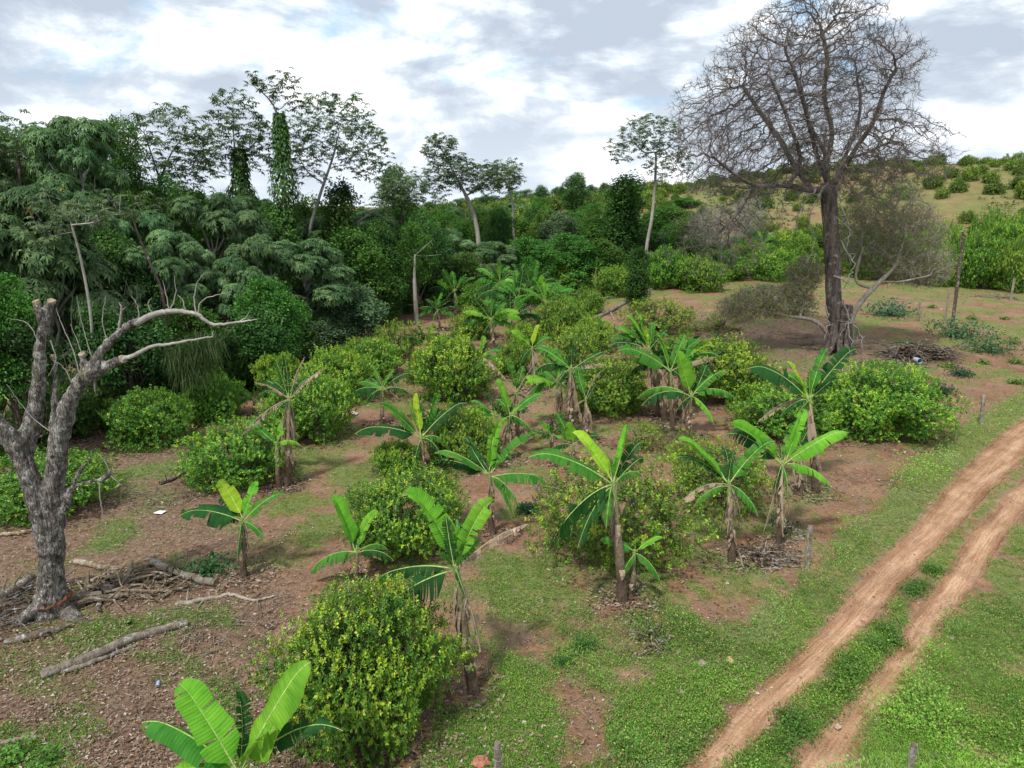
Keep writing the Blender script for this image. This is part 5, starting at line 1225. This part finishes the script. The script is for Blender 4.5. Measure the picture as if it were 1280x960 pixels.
# ------------------------------------------------------------------ the cut dead tree in the left foreground
def dead_tree():
    base = G(68, 778); Y = base[1] + .3
    q = lambda u, v, dy=0: PY(u, v, Y + dy)
    D = 1 / F * (Y * cP + 5)
    limbs = [  # points, radii, sawn end
     ([q(68, 795), q(66, 750), q(65, 705), q(66, 640), (q(70, 580)), q(76, 540), q(88, 500), q(104, 474), q(122, 462)], [.62, .47, .36, .32, .29, .26, .23, .21, .17]),
     ([q(118, 465), q(138, 455), q(153, 449)], [.17, .135, .11]),
     ([q(103, 476), q(122, 446), q(140, 424), q(158, 408), q(178, 399)], [.17, .13, .12, .1, .075]),
     ([q(60, 690, -.1), q(50, 640, -.1), q(34, 590, -.1), q(14, 550, -.2), q(-12, 520, -.3), q(-40, 480, -.4)], [.3, .30, .30, .27, .24, .2]),
     ([q(30, 585), q(36, 545, .1), q(44, 510, .2), q(49, 465, .2), q(51, 425, .2), q(57, 398, .2), q(63, 378, .2)], [.26, .27, .25, .2, .15, .13, .1]),
     ([q(54, 412, .2), q(49, 392, .1), q(45, 378, .1)], [.1, .09, .09]),
     ([q(66, 570, .2), q(68, 520, .3), q(69, 470, .4), q(66, 447, .4)], [.17, .12, .10, .08]),
     ([q(100, 480), q(104, 460), q(102, 444)], [.13, .10, .095]),
     ([q(112, 475), q(120, 462, -.2), q(124, 452, -.25)], [.1, .06, .06]),
     ([q(170, 405), q(176, 398), q(179, 396)], [.09, .08, .05]),
     ([q(80, 640), q(90, 610), q(99, 590), q(113, 572)], [.12, .08, .065, .05]),
     ([q(84, 620), q(100, 606), q(120, 601), q(132, 597), q(138, 588)], [.09, .06, .05, .07, .05]),
     ([q(60, 740), q(40, 765, -.3), q(10, 785, -.3), q(-20, 795, -.4)], [.3, .16, .13, .1]),
     ([q(75, 760), q(98, 775, -.3), q(118, 782, -.5)], [.3, .18, .08]),
     ([q(60, 765), q(58, 790, -.4), q(45, 805, -.6)], [.3, .18, .08]),
    ]
    mb = MB()
    for p, r in limbs:
        a, b = smooth_path(p, r, 8, .012); b = b * np.where(b > .28, .68, .70); tube(mb, a, b, 12, (1, 1, 1), cap=True)
        tube(mb, [a[0] - (a[1] - a[0]) * .01, a[0]], [b[0] * .98] * 2, 12)
    tmp = bpy.data.objects.new('tmp', mb.mesh('tmp', M_DEAD)); COL.objects.link(tmp)
    m = tmp.modifiers.new('r', 'REMESH'); m.mode = 'VOXEL'; m.voxel_size = .03; m.use_smooth_shade = True
    sm = tmp.modifiers.new('s', 'SMOOTH'); sm.iterations = 3
    dg = bpy.context.evaluated_depsgraph_get(); me = bpy.data.meshes.new_from_object(tmp.evaluated_get(dg)); bpy.data.objects.remove(tmp)
    n = len(me.vertices); V = np.zeros(n * 3, np.float32); me.vertices.foreach_get('co', V); V = V.reshape(-1, 3)
    Nn = np.zeros(n * 3, np.float32); me.vertices.foreach_get('normal', Nn); Nn = Nn.reshape(-1, 3)
    thick = sstep(0, 1, 1.0) 
    V = V + Nn * ((.055 * fbm(V[:, 0] * 4.5, V[:, 1] * 4.5, V[:, 2] * 1.0, 3, 3)) + .026 * fbm(V[:, 0] * 14, V[:, 1] * 14, V[:, 2] * 5, 8, 3))[:, None]
    V = V - base.astype(np.float32)
    me.vertices.foreach_set('co', V.ravel().astype(np.float32)); me.update(); me.name = 'dead_trunk'
    if not me.materials: me.materials.append(M_DEAD)
    root = empty('dead_tree', base, 'thick grey lichened dead tree with sawn off limbs in the left foreground', 'dead tree')
    kid(root, 'trunk', me)
    def br(name, p, r, mat=M_PALE, k=7, jit=.005):
        mb = MB(); a, b = smooth_path([x - base for x in p], r, 7, jit); tube(mb, a, b, k, (1, 1, 1), wob=.08); return mb, a
    mb, a = br('branch', [q(170, 404), q(190, 394), q(213, 389), q(232, 390), q(247, 393), q(257, 401), q(270, 406), q(295, 403), q(322, 399, -.2)], [.075, .062, .055, .045, .04, .035, .032, .024, .008])
    for (s, pts) in [(0, [(213, 389), (208, 372), (203, 350)]), (0, [(213, 389), (219, 370), (218, 345)]), (0, [(245, 392), (243, 372), (247, 352), (258, 340)]), (0, [(247, 393), (250, 380), (258, 372), (275, 368), (290, 364)]), (0, [(232, 390), (228, 375), (222, 368)]), (0, [(300, 402), (308, 396), (312, 390)]), (0, [(190, 394), (186, 380), (190, 372)])]:
        pp, rr = smooth_path([q(*p) - base for p in pts], np.linspace(.017, .004, len(pts)), 4, .008); tube(mb, pp, rr, 5, (1, 1, 1))
    kid(root, 'branch', mb.mesh('branch', M_PALE, True))
    mb, a = br('branch', [q(152, 450), q(165, 445), q(190, 433), q(212, 430), q(240, 425), q(266, 421)], [.05, .045, .036, .03, .022, .014]); 
    pp, rr = smooth_path([q(p, v) - base for p, v in ((266, 421), (266, 416), (267, 413))], [.012, .009, .005], 3); tube(mb, pp, rr, 5)
    kid(root, 'branch', mb.mesh('branch', M_PALE, True))
    for pts, r in [([(148, 417), (150, 400), (152, 385), (148, 378)], .035), ([(152, 388), (157, 384)], .015), ([(62, 545), (78, 540), (82, 520), (75, 510)], .022), ([(125, 600), (125, 620), (128, 640), (133, 662)], .018), ([(50, 430), (35, 405), (12, 398)], .012), ([(63, 425), (70, 450), (60, 470)], .014),
                   ([(72, 545), (50, 530), (30, 510), (8, 480)], .012), ([(100, 470), (92, 440), (75, 400), (70, 385)], .014), ([(108, 462), (98, 430), (88, 405)], .014), ([(118, 455), (108, 425), (100, 395), (96, 370)], .013), ([(135, 430), (128, 400), (132, 370)], .014), ([(95, 490), (80, 460), (66, 450)], .012), ([(174, 398), (172, 382), (164, 370)], .012), ([(137, 590), (130, 575), (120, 565)], .014), ([(136, 592), (150, 605), (155, 608)], .012)]:
        mb, a = br('branch', [q(u, v) for u, v in pts], np.linspace(r, r * .3, len(pts)), k=5); kid(root, 'branch', mb.mesh('branch', M_PALE, True))
    # pale sawn faces
    for (u, v, r, d, dy) in [(64.5, 375.5, .10, (.3, -.3, 1), .2), (44.5, 376, .09, (-.3, -.3, 1), .1), (154, 448.5, .10, (1, -.5, .35), 0), (102, 442, .095, (-.15, -.5, 1), 0), (66, 445, .075, (0, -.5, 1), .4)]:
        mb = MB(); c = q(u, v, dy) - base; d = nrm(np.array(d, float)); tube(mb, [c - d * .06, c, c + d * .01], [r * .80, r * .82, r * .7], 12, (1.35, 1.2, 1.0), wob=.12); kid(root, 'sawn_face', mb.mesh('sawn', M_WOOD))
    # dry bark skirt where the axe cut
    mb = MB(); c = q(66, 748) - base; a = np.linspace(0, 6.283, 40)
    tube(mb, c + np.stack([np.cos(a) * .36, np.sin(a) * .36, .05 * np.sin(a + 1) + .02 * rng.normal(0, 1, 40)], -1), .035 * (1 + .3 * rng.normal(0, 1, 40)), 6, (.7, .33, .2), cap=False)
    kid(root, 'cut_notch', mb.mesh('cut', M_WOOD))
dead_tree()

# ------------------------------------------------------------------ logs, brush, posts, poles, bits
def log(label, pts, r, col=(1, 1, 1), name='log', sub=3, cat='log', z=.0):
    W = [G(u, v) for u, v in pts]; W = [w + np.array([0, 0, rr * .7 + z]) for w, rr in zip(W, r)]; base = W[0].copy()
    mb = MB(); a, b = smooth_path([w - base for w in W], r, 7, .012); b = b * (1 + rng.normal(0, .05, len(b))); tube(mb, a, b, 10, col, wob=.07, capcol=(1.2, .95, .65))
    mb.add(np.concatenate([a[:1] + 0, a[0] + rng.normal(0, 1e-4, (3, 3))]), [[0, 1, 2, 3]], col)
    for k in range(sub):
        i = rng.integers(2, len(a) - 2); d = rdir(1, .3)[0]; d[2] = abs(d[2]) * .5; L = rng.uniform(.2, .6); pp, rr = smooth_path([a[i], a[i] + d * L * .5, a[i] + d * L + rng.normal(0, .05, 3)], [b[i] * .4, b[i] * .28, b[i] * .1], 4); tube(mb, pp, rr, 6, col)
    o = mobj(name, mb.mesh(name, M_WOOD, True)); o.location = base; return tag(o, label, cat)
log('long grey fallen log with peeling bark on the brown soil at left', [(52, 850), (110, 828), (170, 802), (235, 783)], [.09, .11, .10, .08], (.85, .8, .75))
log('shorter log lying against the long grey one', [(60, 845), (100, 836), (170, 810)], [.05, .055, .04], (.9, .85, .8))
log('white barked forked branch lying left of the largest citrus bush', [(220, 758), (255, 752), (290, 745), (315, 752), (345, 747)], [.055, .05, .045, .035, .02], (1.3, 1.25, 1.15))
log('dark half buried log at the foot of the dead tree', [(8, 806), (45, 800), (88, 786)], [.09, .10, .07], (.55, .48, .4))
log('pale split log at the bottom left edge', [(-10, 935), (30, 928), (62, 920)], [.055, .05, .03], (1.2, 1.05, .9))
log('tan log behind the dead tree at the left edge', [(-5, 672), (30, 668), (52, 660)], [.06, .055, .05], (1.2, .95, .65))
log('lichened log with a sawn pale end beside the broad leaved weeds', [(190, 705), (225, 722), (270, 732)], [.09, .10, .095], (.9, .87, .8))
log('thick root like branch by the dead tree base', [(95, 705), (130, 712), (170, 716), (190, 705)], [.09, .08, .07, .05], (.9, .75, .55))
log('yellowish dead branch crossing the brush heap', [(105, 735), (140, 720), (175, 728), (215, 745)], [.07, .07, .05, .03], (1.05, .9, .62))
log('small knotty log between the two left citrus bushes', [(200, 607), (215, 602), (232, 592)], [.07, .07, .04], (.6, .5, .45))
log('long pale fallen trunk in the mid distance left of the pale yellow bush', [(735, 404), (760, 392), (785, 378), (815, 362)], [.16, .17, .15, .1], (.9, .88, .82), sub=5)
log('darker fallen trunk lying above the long pale one', [(727, 385), (750, 377), (775, 368)], [.12, .12, .08], (.65, .62, .55))
log('short broken log beside the long pale fallen trunk', [(763, 392), (768, 402)], [.09, .07], (1.1, 1, .9), sub=0)
log('half rotten log in front of the bare mound', [(700, 385), (722, 388)], [.1, .1], (.5, .45, .42))
log('thin dry branch fallen beside the stem of the dry leaf banana', [(596, 850), (612, 840), (632, 806)], [.02, .02, .008], (1.3, 1.2, 1.1), cat='branch', name='fallen_branch')
log('thick dark limb resting at the left edge by the dead tree', [(-10, 752), (15, 745), (42, 725)], [.10, .12, .11], (.55, .5, .45))
def brush(label, u, v, wu, wv, n, r, L, col, h=.25, name='brush_pile', seed=0, leafy=0, arc=0):
    c = G(u, v); mb = MB(); s = (c[1] * cP + CZ * sP) / F
    for i in range(n):
        a = rng.uniform(0, 6.28); q = math.sqrt(rng.random()); px, py = q * math.cos(a) * wu * s, q * math.sin(a) * wv * s * 2.2
        z = float(terrain(c[0] + px, c[1] + py)) - c[2] + max(0, h * (1 - q * q)) * rng.random() + .02
        d = rdir(1)[0]; d[2] *= .22; l = L * rng.uniform(.3, 1); p0 = np.array([px, py, z]); p1 = p0 + d * l * .5 + rng.normal(0, .05 * l, 3); p2 = p1 + nrm(d + rng.normal(0, .3, 3) * [1, 1, .2]) * l * .5
        if arc: p1[2] += arc * l
        rr = r * rng.uniform(.25, 1) ** 1.5; pp, r2 = smooth_path([p0, p1, p2], [rr, rr * .8, rr * .3], 3); tube(mb, pp, r2, 5, np.array(col) * rng.uniform(.5, 1.25))
    if leafy:
        p = rng.normal(0, .45, (leafy, 3)) * [wu * s, wv * s * 2.2, 0] + [0, 0, h * .5]; leaves(mb, p + rng.uniform(0, .1, (leafy, 3)), rdir(leafy), rdir(leafy, 1), .14, .05, np.array([.34, .29, .24]) * rng.uniform(.5, 1.3, (leafy, 1)))
    o = mobj(name, mb.mesh(name, M_WOOD)); o.location = c; return tag(o, label, 'brush pile')
brush('heap of roots and dead wood right of the dead tree base', 160, 735, 70, 22, 170, .045, 1.1, (.85, .72, .55), .28)
brush('thick broken dead limbs tumbled against the dead tree base', 130, 745, 40, 16, 34, .10, 1.5, (.8, .7, .58), .3)
brush('grey dry brush fallen between the central bananas', 690, 610, 26, 8, 70, .018, .8, (.9, .8, .7), .08, leafy=50)
brush('dry twigs under the crowded banana stand', 850, 548, 40, 8, 110, .022, .9, (.85, .74, .62), .08, leafy=110)
brush('dry leaf and twig scatter under the fibrous central clump', 716, 550, 34, 8, 100, .022, .9, (.9, .8, .7), .1, leafy=120)
brush('scattered dead branches in the alley below the fallen logs', 700, 500, 46, 12, 60, .02, 1.1, (.8, .7, .6), .05)
brush('thin brush strewn below the tall banana by the round bush', 1060, 600, 60, 14, 60, .014, .8, (.85, .75, .62), .03)
brush('dark heap of thin sticks left of the dead tree base', 12, 770, 45, 38, 260, .028, 1.0, (.45, .42, .38), .35)
brush('scatter of twigs between the logs and the largest citrus bush', 290, 775, 70, 28, 120, .018, .8, (.8, .68, .55), .04)
brush('pale twigs around the forked branch', 215, 790, 80, 25, 110, .014, .7, (.9, .78, .65), .03)
brush('thin twigs strewn below the long grey log', 100, 890, 120, 35, 140, .012, .6, (.7, .58, .46), .03)
brush('pale dry twigs strewn behind the dead tree', 190, 625, 60, 15, 100, .02, .9, (.95, .85, .75), .1)
brush('dark arched heap of branches on the bare ground right of the bare trunk', 1150, 448, 32, 7, 380, .07, 2.6, (.55, .48, .42), .75, arc=.12)
brush('loose grey sticks left of the dark arched heap', 1112, 458, 34, 7, 190, .04, 1.5, (.75, .68, .6), .2)
brush('pale heap of dead banana leaves at the foot of the right hand pair', 955, 700, 42, 14, 150, .03, .7, (1.1, 1.0, .85), .12, leafy=260)
brush('pale leaf debris left of the middle fence post', 985, 665, 22, 16, 60, .02, .6, (1.2, 1.1, 1.0), .06, leafy=160)
brush('dry twisted leaf debris in the clover', 812, 800, 22, 14, 50, .03, .6, (1.0, .88, .72), .12, leafy=60)
brush('sticks under the far banana thicket', 665, 420, 35, 10, 90, .05, 1.5, (.8, .68, .58), .2, leafy=150)
brush('dry sticks at the foot of the great bare trunk', 1040, 435, 50, 10, 150, .03, 1.6, (.8, .72, .65), .12)
brush('purple grey litter of twigs left of the great bare trunk', 950, 420, 75, 12, 240, .02, 1.0, (.72, .6, .58), .05)
brush('pale rubble of sticks by the far shrubs', 830, 350, 30, 5, 80, .07, 1.6, (.95, .9, .82), .3)
brush('pale cut branches below the far right tree row', 1245, 372, 28, 6, 70, .05, 1.8, (.95, .85, .75), .3)

def post(label, ub, vb, vt, r=.06, lean=(0, 0), gb=None):
    g = G(ub, vb) if gb is None else gb; top = PY(ub + lean[0], vt, g[1]); H = top[2] - g[2]
    mb = MB(); k = 10; tpx = top[0] - g[0]
    pts = np.array([[tpx * t, 0, H * t] for t in np.linspace(-.08, 1, 9)]); rad = np.array([r * (1 + .06 * math.sin(i * 2.1)) for i in range(9)]); rad[-1] *= .9
    tube(mb, pts, rad, k, (1.15, 1.12, 1.05), wob=.10, capcol=(.8, .75, .65))
    root = empty('fence_post', g, label, 'fence post'); kid(root, 'shaft', mb.mesh('shaft', M_WOOD))
    mb = MB()
    for z in (.25, .5, .75, .93):
        c = np.array([tpx * z, 0, H * z]); a = np.linspace(0, 6.4, 12); tube(mb, c + np.stack([np.cos(a) * r * 1.08, np.sin(a) * r * 1.08, 0 * a + .01 * np.sin(a * 2)], -1), .004, 4, (.3, .28, .27))
    kid(root, 'wire_tie', mb.mesh('wire_tie', M_PLAIN)); return g, top
pA = PY(622, 930, 9.0); gA = np.array([pA[0], 9.0, float(terrain(pA[0], 9.0))]); 
post('grey fence post top at the bottom edge beside the red stone', 622, 0, 928, .055, gb=gA)
post('leaning grey fence post between the banana pair and the track', 1008, 714, 657, .065, (5, 0))
post('grey fence post at the right beside the bend of the track', 1226, 530, 493, .075, (4, 0))
pB = PY(1143, 930, 9.3); gB = np.array([pB[0], 9.3, float(terrain(pB[0], 9.3))])
post('grey fence post top at the bottom edge right of the track', 1143, 0, 930, .055, gb=gB)
post('short reddish stump post in the far right clearing', 1150, 402, 376, .09)
post('thin grey stake beside the dark leaning pole', 1181, 402, 360, .06, (6, 0))
post('far pale stake below the tree row at the right edge', 1263, 376, 348, .10, (5, 0))
def pole(label, ub, vb, ut, vt, r, col, gb=None):
    g = G(ub, vb) if gb is None else gb; top = PY(ut, vt, g[1]) - g; mb = MB()
    tube(mb, [top * t for t in np.linspace(-.03, 1, 8)], np.linspace(r, r * .8, 8), 9, col, wob=.06)
    root = empty('pole', g, label, 'pole'); kid(root, 'shaft', mb.mesh('shaft', M_WOOD))
    mb = MB(); c = top * .985; tube(mb, [c + [-.28, 0, 0], c + [.28, 0, .02]], [.05, .05], 6, (.6, .55, .5)); tube(mb, [c + [.0, -.12, -.2], c + [0, -.12, .15]], [.08, .06], 7, (.9, .9, .9))
    kid(root, 'crosspiece', mb.mesh('crosspiece', M_WOOD))
pole('dark leaning pole in the right clearing', 1190, 410, 1205, 288, .13, (.42, .36, .32))
gq = np.array(gp_(1255, 186)); pole('tall pale pole on top of the right hill', 1255, 0, 1259, 192, .28, (1.0, .98, .95), gb=gq)

def stone(label, u, v, r, col, name='stone', flat=.6, seed=0):
    g = G(u, v); d = rdir(260); n = 14; mb = MB()
    th = np.linspace(0, math.pi, 9)[:, None]; ph = np.linspace(0, 2 * math.pi, 12, endpoint=False)[None]
    d = np.stack([np.sin(th) * np.cos(ph), np.sin(th) * np.sin(ph), np.cos(th) + 0 * ph], -1)
    Rr = r * (1 + .3 * vnoise(d[..., 0] * 2 + seed, d[..., 1] * 2, d[..., 2] * 2, seed)); V = d * Rr[..., None] * [1, 1, flat]
    i = np.arange(8)[:, None] * 12; j = np.arange(12)[None]; q = np.stack([i + j, i + 12 + j, i + 12 + (j + 1) % 12, i + (j + 1) % 12], -1).reshape(-1, 4)
    mb.add(V.reshape(-1, 3), q, col); o = mobj(name, mb.mesh(name, M_PLAIN, False)); o.location = g + [0, 0, r * .25]; return tag(o, label, 'stone')
stone('rounded tan stone in the verge weeds', 912, 828, .085, (.55, .38, .22))
stone('grey brown stone left of the tan one in the weeds', 877, 831, .10, (.26, .21, .17), seed=3)
stone('red earth lump at the bottom edge beside the post', 600, 957, .14, (.34, .15, .09), name='earth_lump', seed=5)
stone('dark pebble in the middle of the track', 1042, 897, .045, (.10, .09, .085), seed=6)
stone('pale stone in the middle strip of the track', 1047, 911, .06, (.42, .32, .24), seed=7)
for i, (u, v, r) in enumerate([(1172, 946, .12), (1182, 952, .13), (1192, 938, .10), (1163, 955, .09), (1188, 960, .12), (1176, 938, .07)]):
    stone('grey rubble stone in the little heap right of the bottom post', u, v, r, (.22, .19, .17), seed=i + 20)['group'] = 'rubble stones by the bottom right post'
for i, (u, v, r) in enumerate([(862, 480, .12), (443, 518, .16), (735, 630, .06), (909, 731, .05), (852, 868, .05), (655, 905, .05), (946, 868, .04), (1190, 800, .05), (1095, 900, .04)]):
    stone('small pale stone lying on the open soil', u, v, r, (.42, .36, .31), seed=i + 40)['group'] = 'small pale stones'
# litter objects
mb = MB(); mb.add([[-.16, -.08, .05], [.1, -.1, .03], [.17, .06, .06], [-.1, .1, .04], [.02, 0, .1]], [[0, 1, 4], [1, 2, 4], [2, 3, 4], [3, 0, 4]], (.8, .8, .8)); o = mobj('paper_scrap', mb.mesh('paper', M_PLAIN)); o.location = G(200, 642); tag(o, 'crumpled white scrap of paper on the soil left of the small banana', 'paper')
mb = MB(); tube(mb, [[-.07, 0, .035], [-.06, 0, .035], [.06, 0, .035], [.07, 0, .035]], [.028, .034, .034, .028], 12, (.28, .38, .60)); tube(mb, [[.07, 0, .035], [.072, 0, .035]], [.02, .02], 10, (.6, .6, .62)); o = mobj('drink_can', mb.mesh('can', M_PLAIN, True)); o.location = G(198, 858); o.rotation_euler[2] = 1.9; tag(o, 'crushed blue drink can lying below the grey log', 'can')
root = empty('bucket', G(1146, 456), 'white and blue plastic bucket lying before the dark branch heap', 'bucket')
mb = MB(); a = np.linspace(0, 1, 5); tube(mb, [[0, -.25 + .5 * t, .27] for t in a], [.15, .148, .142, .138, .13], 16, (.4, .44, .5), cap=True, capcol=(.25, .4, .6)); kid(root, 'body', mb.mesh('bucket', M_PLAIN, True))
mb = MB(); an = np.linspace(0, 6.283, 18); tube(mb, np.stack([np.cos(an) * .15, 0 * an - .25, .27 + np.sin(an) * .15], -1), .018, 6, (.2, .35, .55), cap=False); kid(root, 'rim', mb.mesh('rim', M_PLAIN, True))
# broad-leaved weeds and seedlings
def weed(label, u, v, r, n, L, col, name='weed_plant', group=None):
    g = G(u, v); mb = MB(); d = rdir(n, .7); d[:, 2] = abs(d[:, 2]); p = d * [r, r, r * .55] * rng.uniform(.1, 1, (n, 1))
    leaves(mb, p, rdir(n, .1), rdir(n, 1.5), L, L * .7, np.array(col) * rng.uniform(.6, 1.4, (n, 1)))
    sd = rng.normal(0, 1, (n, 3)); sd = nrm(sd) * .004; V3 = np.stack([sd, -sd, p], 1).reshape(-1, 3); mb.add(V3, np.arange(n * 3).reshape(-1, 3), (.12, .17, .05))
    for k in range(7):
        a = rdir(1, .8)[0]; a[2] = abs(a[2]); tube(mb, [[0, 0, 0], a * r * .5], [.008, .003], 4, (.12, .16, .05))
    o = mobj(name, mb.mesh(name, M_WEED)); o.location = g; return tag(o, label, 'weed', group)
def stuffit(o):
    o.name = 'creeping_vine'; o['kind'] = 'stuff'
weed('dark broad leaved weed patch beside the sawn pale log end', 262, 715, .75, 420, .11, (.05, .14, .05))
weed('blue green weed bush near the right fence post', 1175, 492, 1.0, 500, .13, (.035, .085, .045))
weed('dark creeping weed clump left of the right fence post', 1200, 470, .9, 350, .14, (.04, .10, .05))
stuffit(weed('pumpkin like creeping vine at the foot of the dark pole', 1195, 422, 2.6, 800, .2, (.07, .16, .075)))
stuffit(weed('pumpkin like creeping vine left of the dark pole', 1110, 395, 2.8, 800, .22, (.065, .15, .09)))
stuffit(weed('pumpkin like creeping vine right of the dark pole', 1235, 440, 2.6, 600, .2, (.07, .15, .08)))
stuffit(weed('grey green creeper patch beyond the great bare trunk', 1000, 395, 2.0, 400, .2, (.08, .16, .1)))
weed('tiny fern green seedling in front of the dead tree', 160, 782, .22, 60, .08, (.13, .28, .05))
weed('broad leaved green weed at the bottom left corner', 20, 950, .45, 300, .09, (.12, .26, .045))
weed('leafy green weed right of the bottom left corner', 60, 955, .4, 220, .08, (.10, .22, .04))
weed('clover like weed mound in the central grass', 728, 810, .4, 500, .045, (.05, .17, .035))
weed('second clover like weed mound left of the first', 705, 830, .3, 300, .045, (.05, .16, .035))
weed('weed tuft at the foot of the leafy sucker', 660, 640, .5, 220, .12, (.045, .13, .05))
for i, (u, v) in enumerate([(1065, 832), (1108, 792), (1115, 803), (1060, 845), (1140, 742), (1150, 735), (1165, 715), (1095, 812), (985, 900), (995, 915), (975, 935), (1050, 860)]):
    weed('low green weed tuft growing between the two wheel tracks', u, v, .42, 420, .05, (.085, .19, .035), group='weed tufts between the wheel tracks')
for i, (u, v) in enumerate([(1185, 460), (1230, 455), (1270, 455), (1222, 440), (1265, 430), (1255, 400), (1215, 400), (1140, 500), (1270, 480), (1165, 385)]):
    weed('young green sapling dotting the far right clearing', u, v, random.uniform(.4, .8), 160, .14, (.12, .21, .045), name='sapling', group='saplings in the right clearing')

def base_shade_litter():
    mb = MB()
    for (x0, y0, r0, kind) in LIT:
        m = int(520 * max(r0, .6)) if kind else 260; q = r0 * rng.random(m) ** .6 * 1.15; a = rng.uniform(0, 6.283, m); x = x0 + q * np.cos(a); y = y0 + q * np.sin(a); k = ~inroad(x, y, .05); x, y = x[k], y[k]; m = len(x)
        ds = 1 + max(0, (y0 - 18) / 30); pal = np.array([[.16, .11, .075], [.09, .06, .045], [.24, .17, .12], [.06, .045, .035]]) if kind else np.array([[.24, .18, .13], [.16, .11, .075], [.36, .30, .24], [.09, .065, .045]])  # shed leaves, their dark colours also painting contact shade under the plants
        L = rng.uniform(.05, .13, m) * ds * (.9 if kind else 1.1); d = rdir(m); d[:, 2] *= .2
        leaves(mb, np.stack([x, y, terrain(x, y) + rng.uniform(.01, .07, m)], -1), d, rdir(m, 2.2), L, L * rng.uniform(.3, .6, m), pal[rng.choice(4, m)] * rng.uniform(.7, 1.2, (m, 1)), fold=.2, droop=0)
    tag(mobj('shade_litter', mb.mesh('shade_litter', M_DRY)), 'dark and tan shed leaves under the bushes and banana stems, coloured to add contact shade', 'leaf litter', kind='stuff')
base_shade_litter()
# ------------------------------------------------------------------ camera, light, sky
cam = bpy.data.cameras.new('camera'); co = bpy.data.objects.new('camera', cam); COL.objects.link(co)
cam.sensor_width = 36; cam.lens = F / 1280 * 36; cam.clip_end = 6000; cam.clip_start = .1
co.location = (0, 0, CZ); co.rotation_euler = (math.pi / 2 - PITCH, 0, 0); scene.camera = co
SUN_EL, SUN_AZ = R(58), R(-150)   # azimuth from +Y, clockwise seen from above
sun = bpy.data.lights.new('sun', 'SUN'); sun.energy = 4.3; sun.angle = R(5); sun.color = (1, .955, .88)
so = bpy.data.objects.new('sun', sun); COL.objects.link(so)
dirv = Vector((math.sin(SUN_AZ) * math.cos(SUN_EL), math.cos(SUN_AZ) * math.cos(SUN_EL), math.sin(SUN_EL)))
so.rotation_euler = dirv.to_track_quat('Z', 'Y').to_euler()
w = bpy.data.worlds.new('World'); scene.world = w; w.use_nodes = True; nt = w.node_tree; nt.nodes.clear(); N = NT(nt)
sky = N.n('TexSky', sky_type='NISHITA'); sky.sun_disc = False; sky.sun_elevation = SUN_EL; sky.sun_rotation = SUN_AZ; sky.altitude = 200
d = N.n('TexCoord').outputs['Generated']; sx = N.n('SeparateXYZ', {0: d})
zz = N.math('ADD', N.math('MAXIMUM', sx.outputs[2], 0.0), .55)
pv = N.n('CombineXYZ', {0: N.math('MULTIPLY', sx.outputs[0], 1.9), 1: N.math('MULTIPLY', sx.outputs[1], 1.9), 2: N.math('MULTIPLY', sx.outputs[2], 4.2)}).outputs[0]
n1 = N.n('TexNoise', {'Vector': N.n('Mapping', {0: pv, 'Location': (3.1, 1.7, 0), 'Scale': (1.0, 1.0, 1)}).outputs[0], 'Scale': 1.5, 'Detail': 10.0, 'Roughness': .56, 'Distortion': .3}).outputs[0]
n2 = N.n('TexNoise', {'Vector': N.n('Mapping', {0: pv, 'Location': (7.3, 4.1, 0), 'Scale': (.8, 1.1, 1)}).outputs[0], 'Scale': 2.7, 'Detail': 12.0, 'Roughness': .66, 'Distortion': .25}).outputs[0]
vb_ = N.n('TexVoronoi', {'Vector': pv, 'Scale': 3.4, 'Detail': 2.0, 'Roughness': .6}, feature='F1').outputs['Distance']
n2 = N.math('ADD', n2, N.math('MULTIPLY', N.math('SUBTRACT', .50, vb_), .26))
cloud = N.ramp(n2, [(.28, (4.9, 5.6, 6.6)), (.36, (6.2, 6.9, 7.8)), (.42, (8.2, 8.9, 9.7)), (.46, (9.9, 10.3, 10.8)), (.54, (11.8, 11.8, 11.8))])
mask = N.ramp(n1, [(.31, (0, 0, 0)), (.41, (1, 1, 1))])
blue = N.mix(.75, sky.outputs[0], (3.4, 6.6, 9.6))
c = N.mix(mask, blue, cloud)
hz = N.ramp(sx.outputs[2], [(.0, (1, 1, 1)), (.16, (0, 0, 0))])
c = N.mix(N.math('MULTIPLY', hz, .45), c, (8.9, 9.7, 10.4))
bg = N.n('Background', {'Color': c, 'Strength': .118}); ow = N.n('OutputWorld'); nt.links.new(bg.outputs[0], ow.inputs[0])
scene.view_settings.view_transform = 'Standard'; scene.view_settings.look = 'None'; scene.view_settings.exposure = 0
scene.cycles.max_bounces = 6; scene.cycles.diffuse_bounces = 3; scene.cycles.transmission_bounces = 4; scene.cycles.glossy_bounces = 2
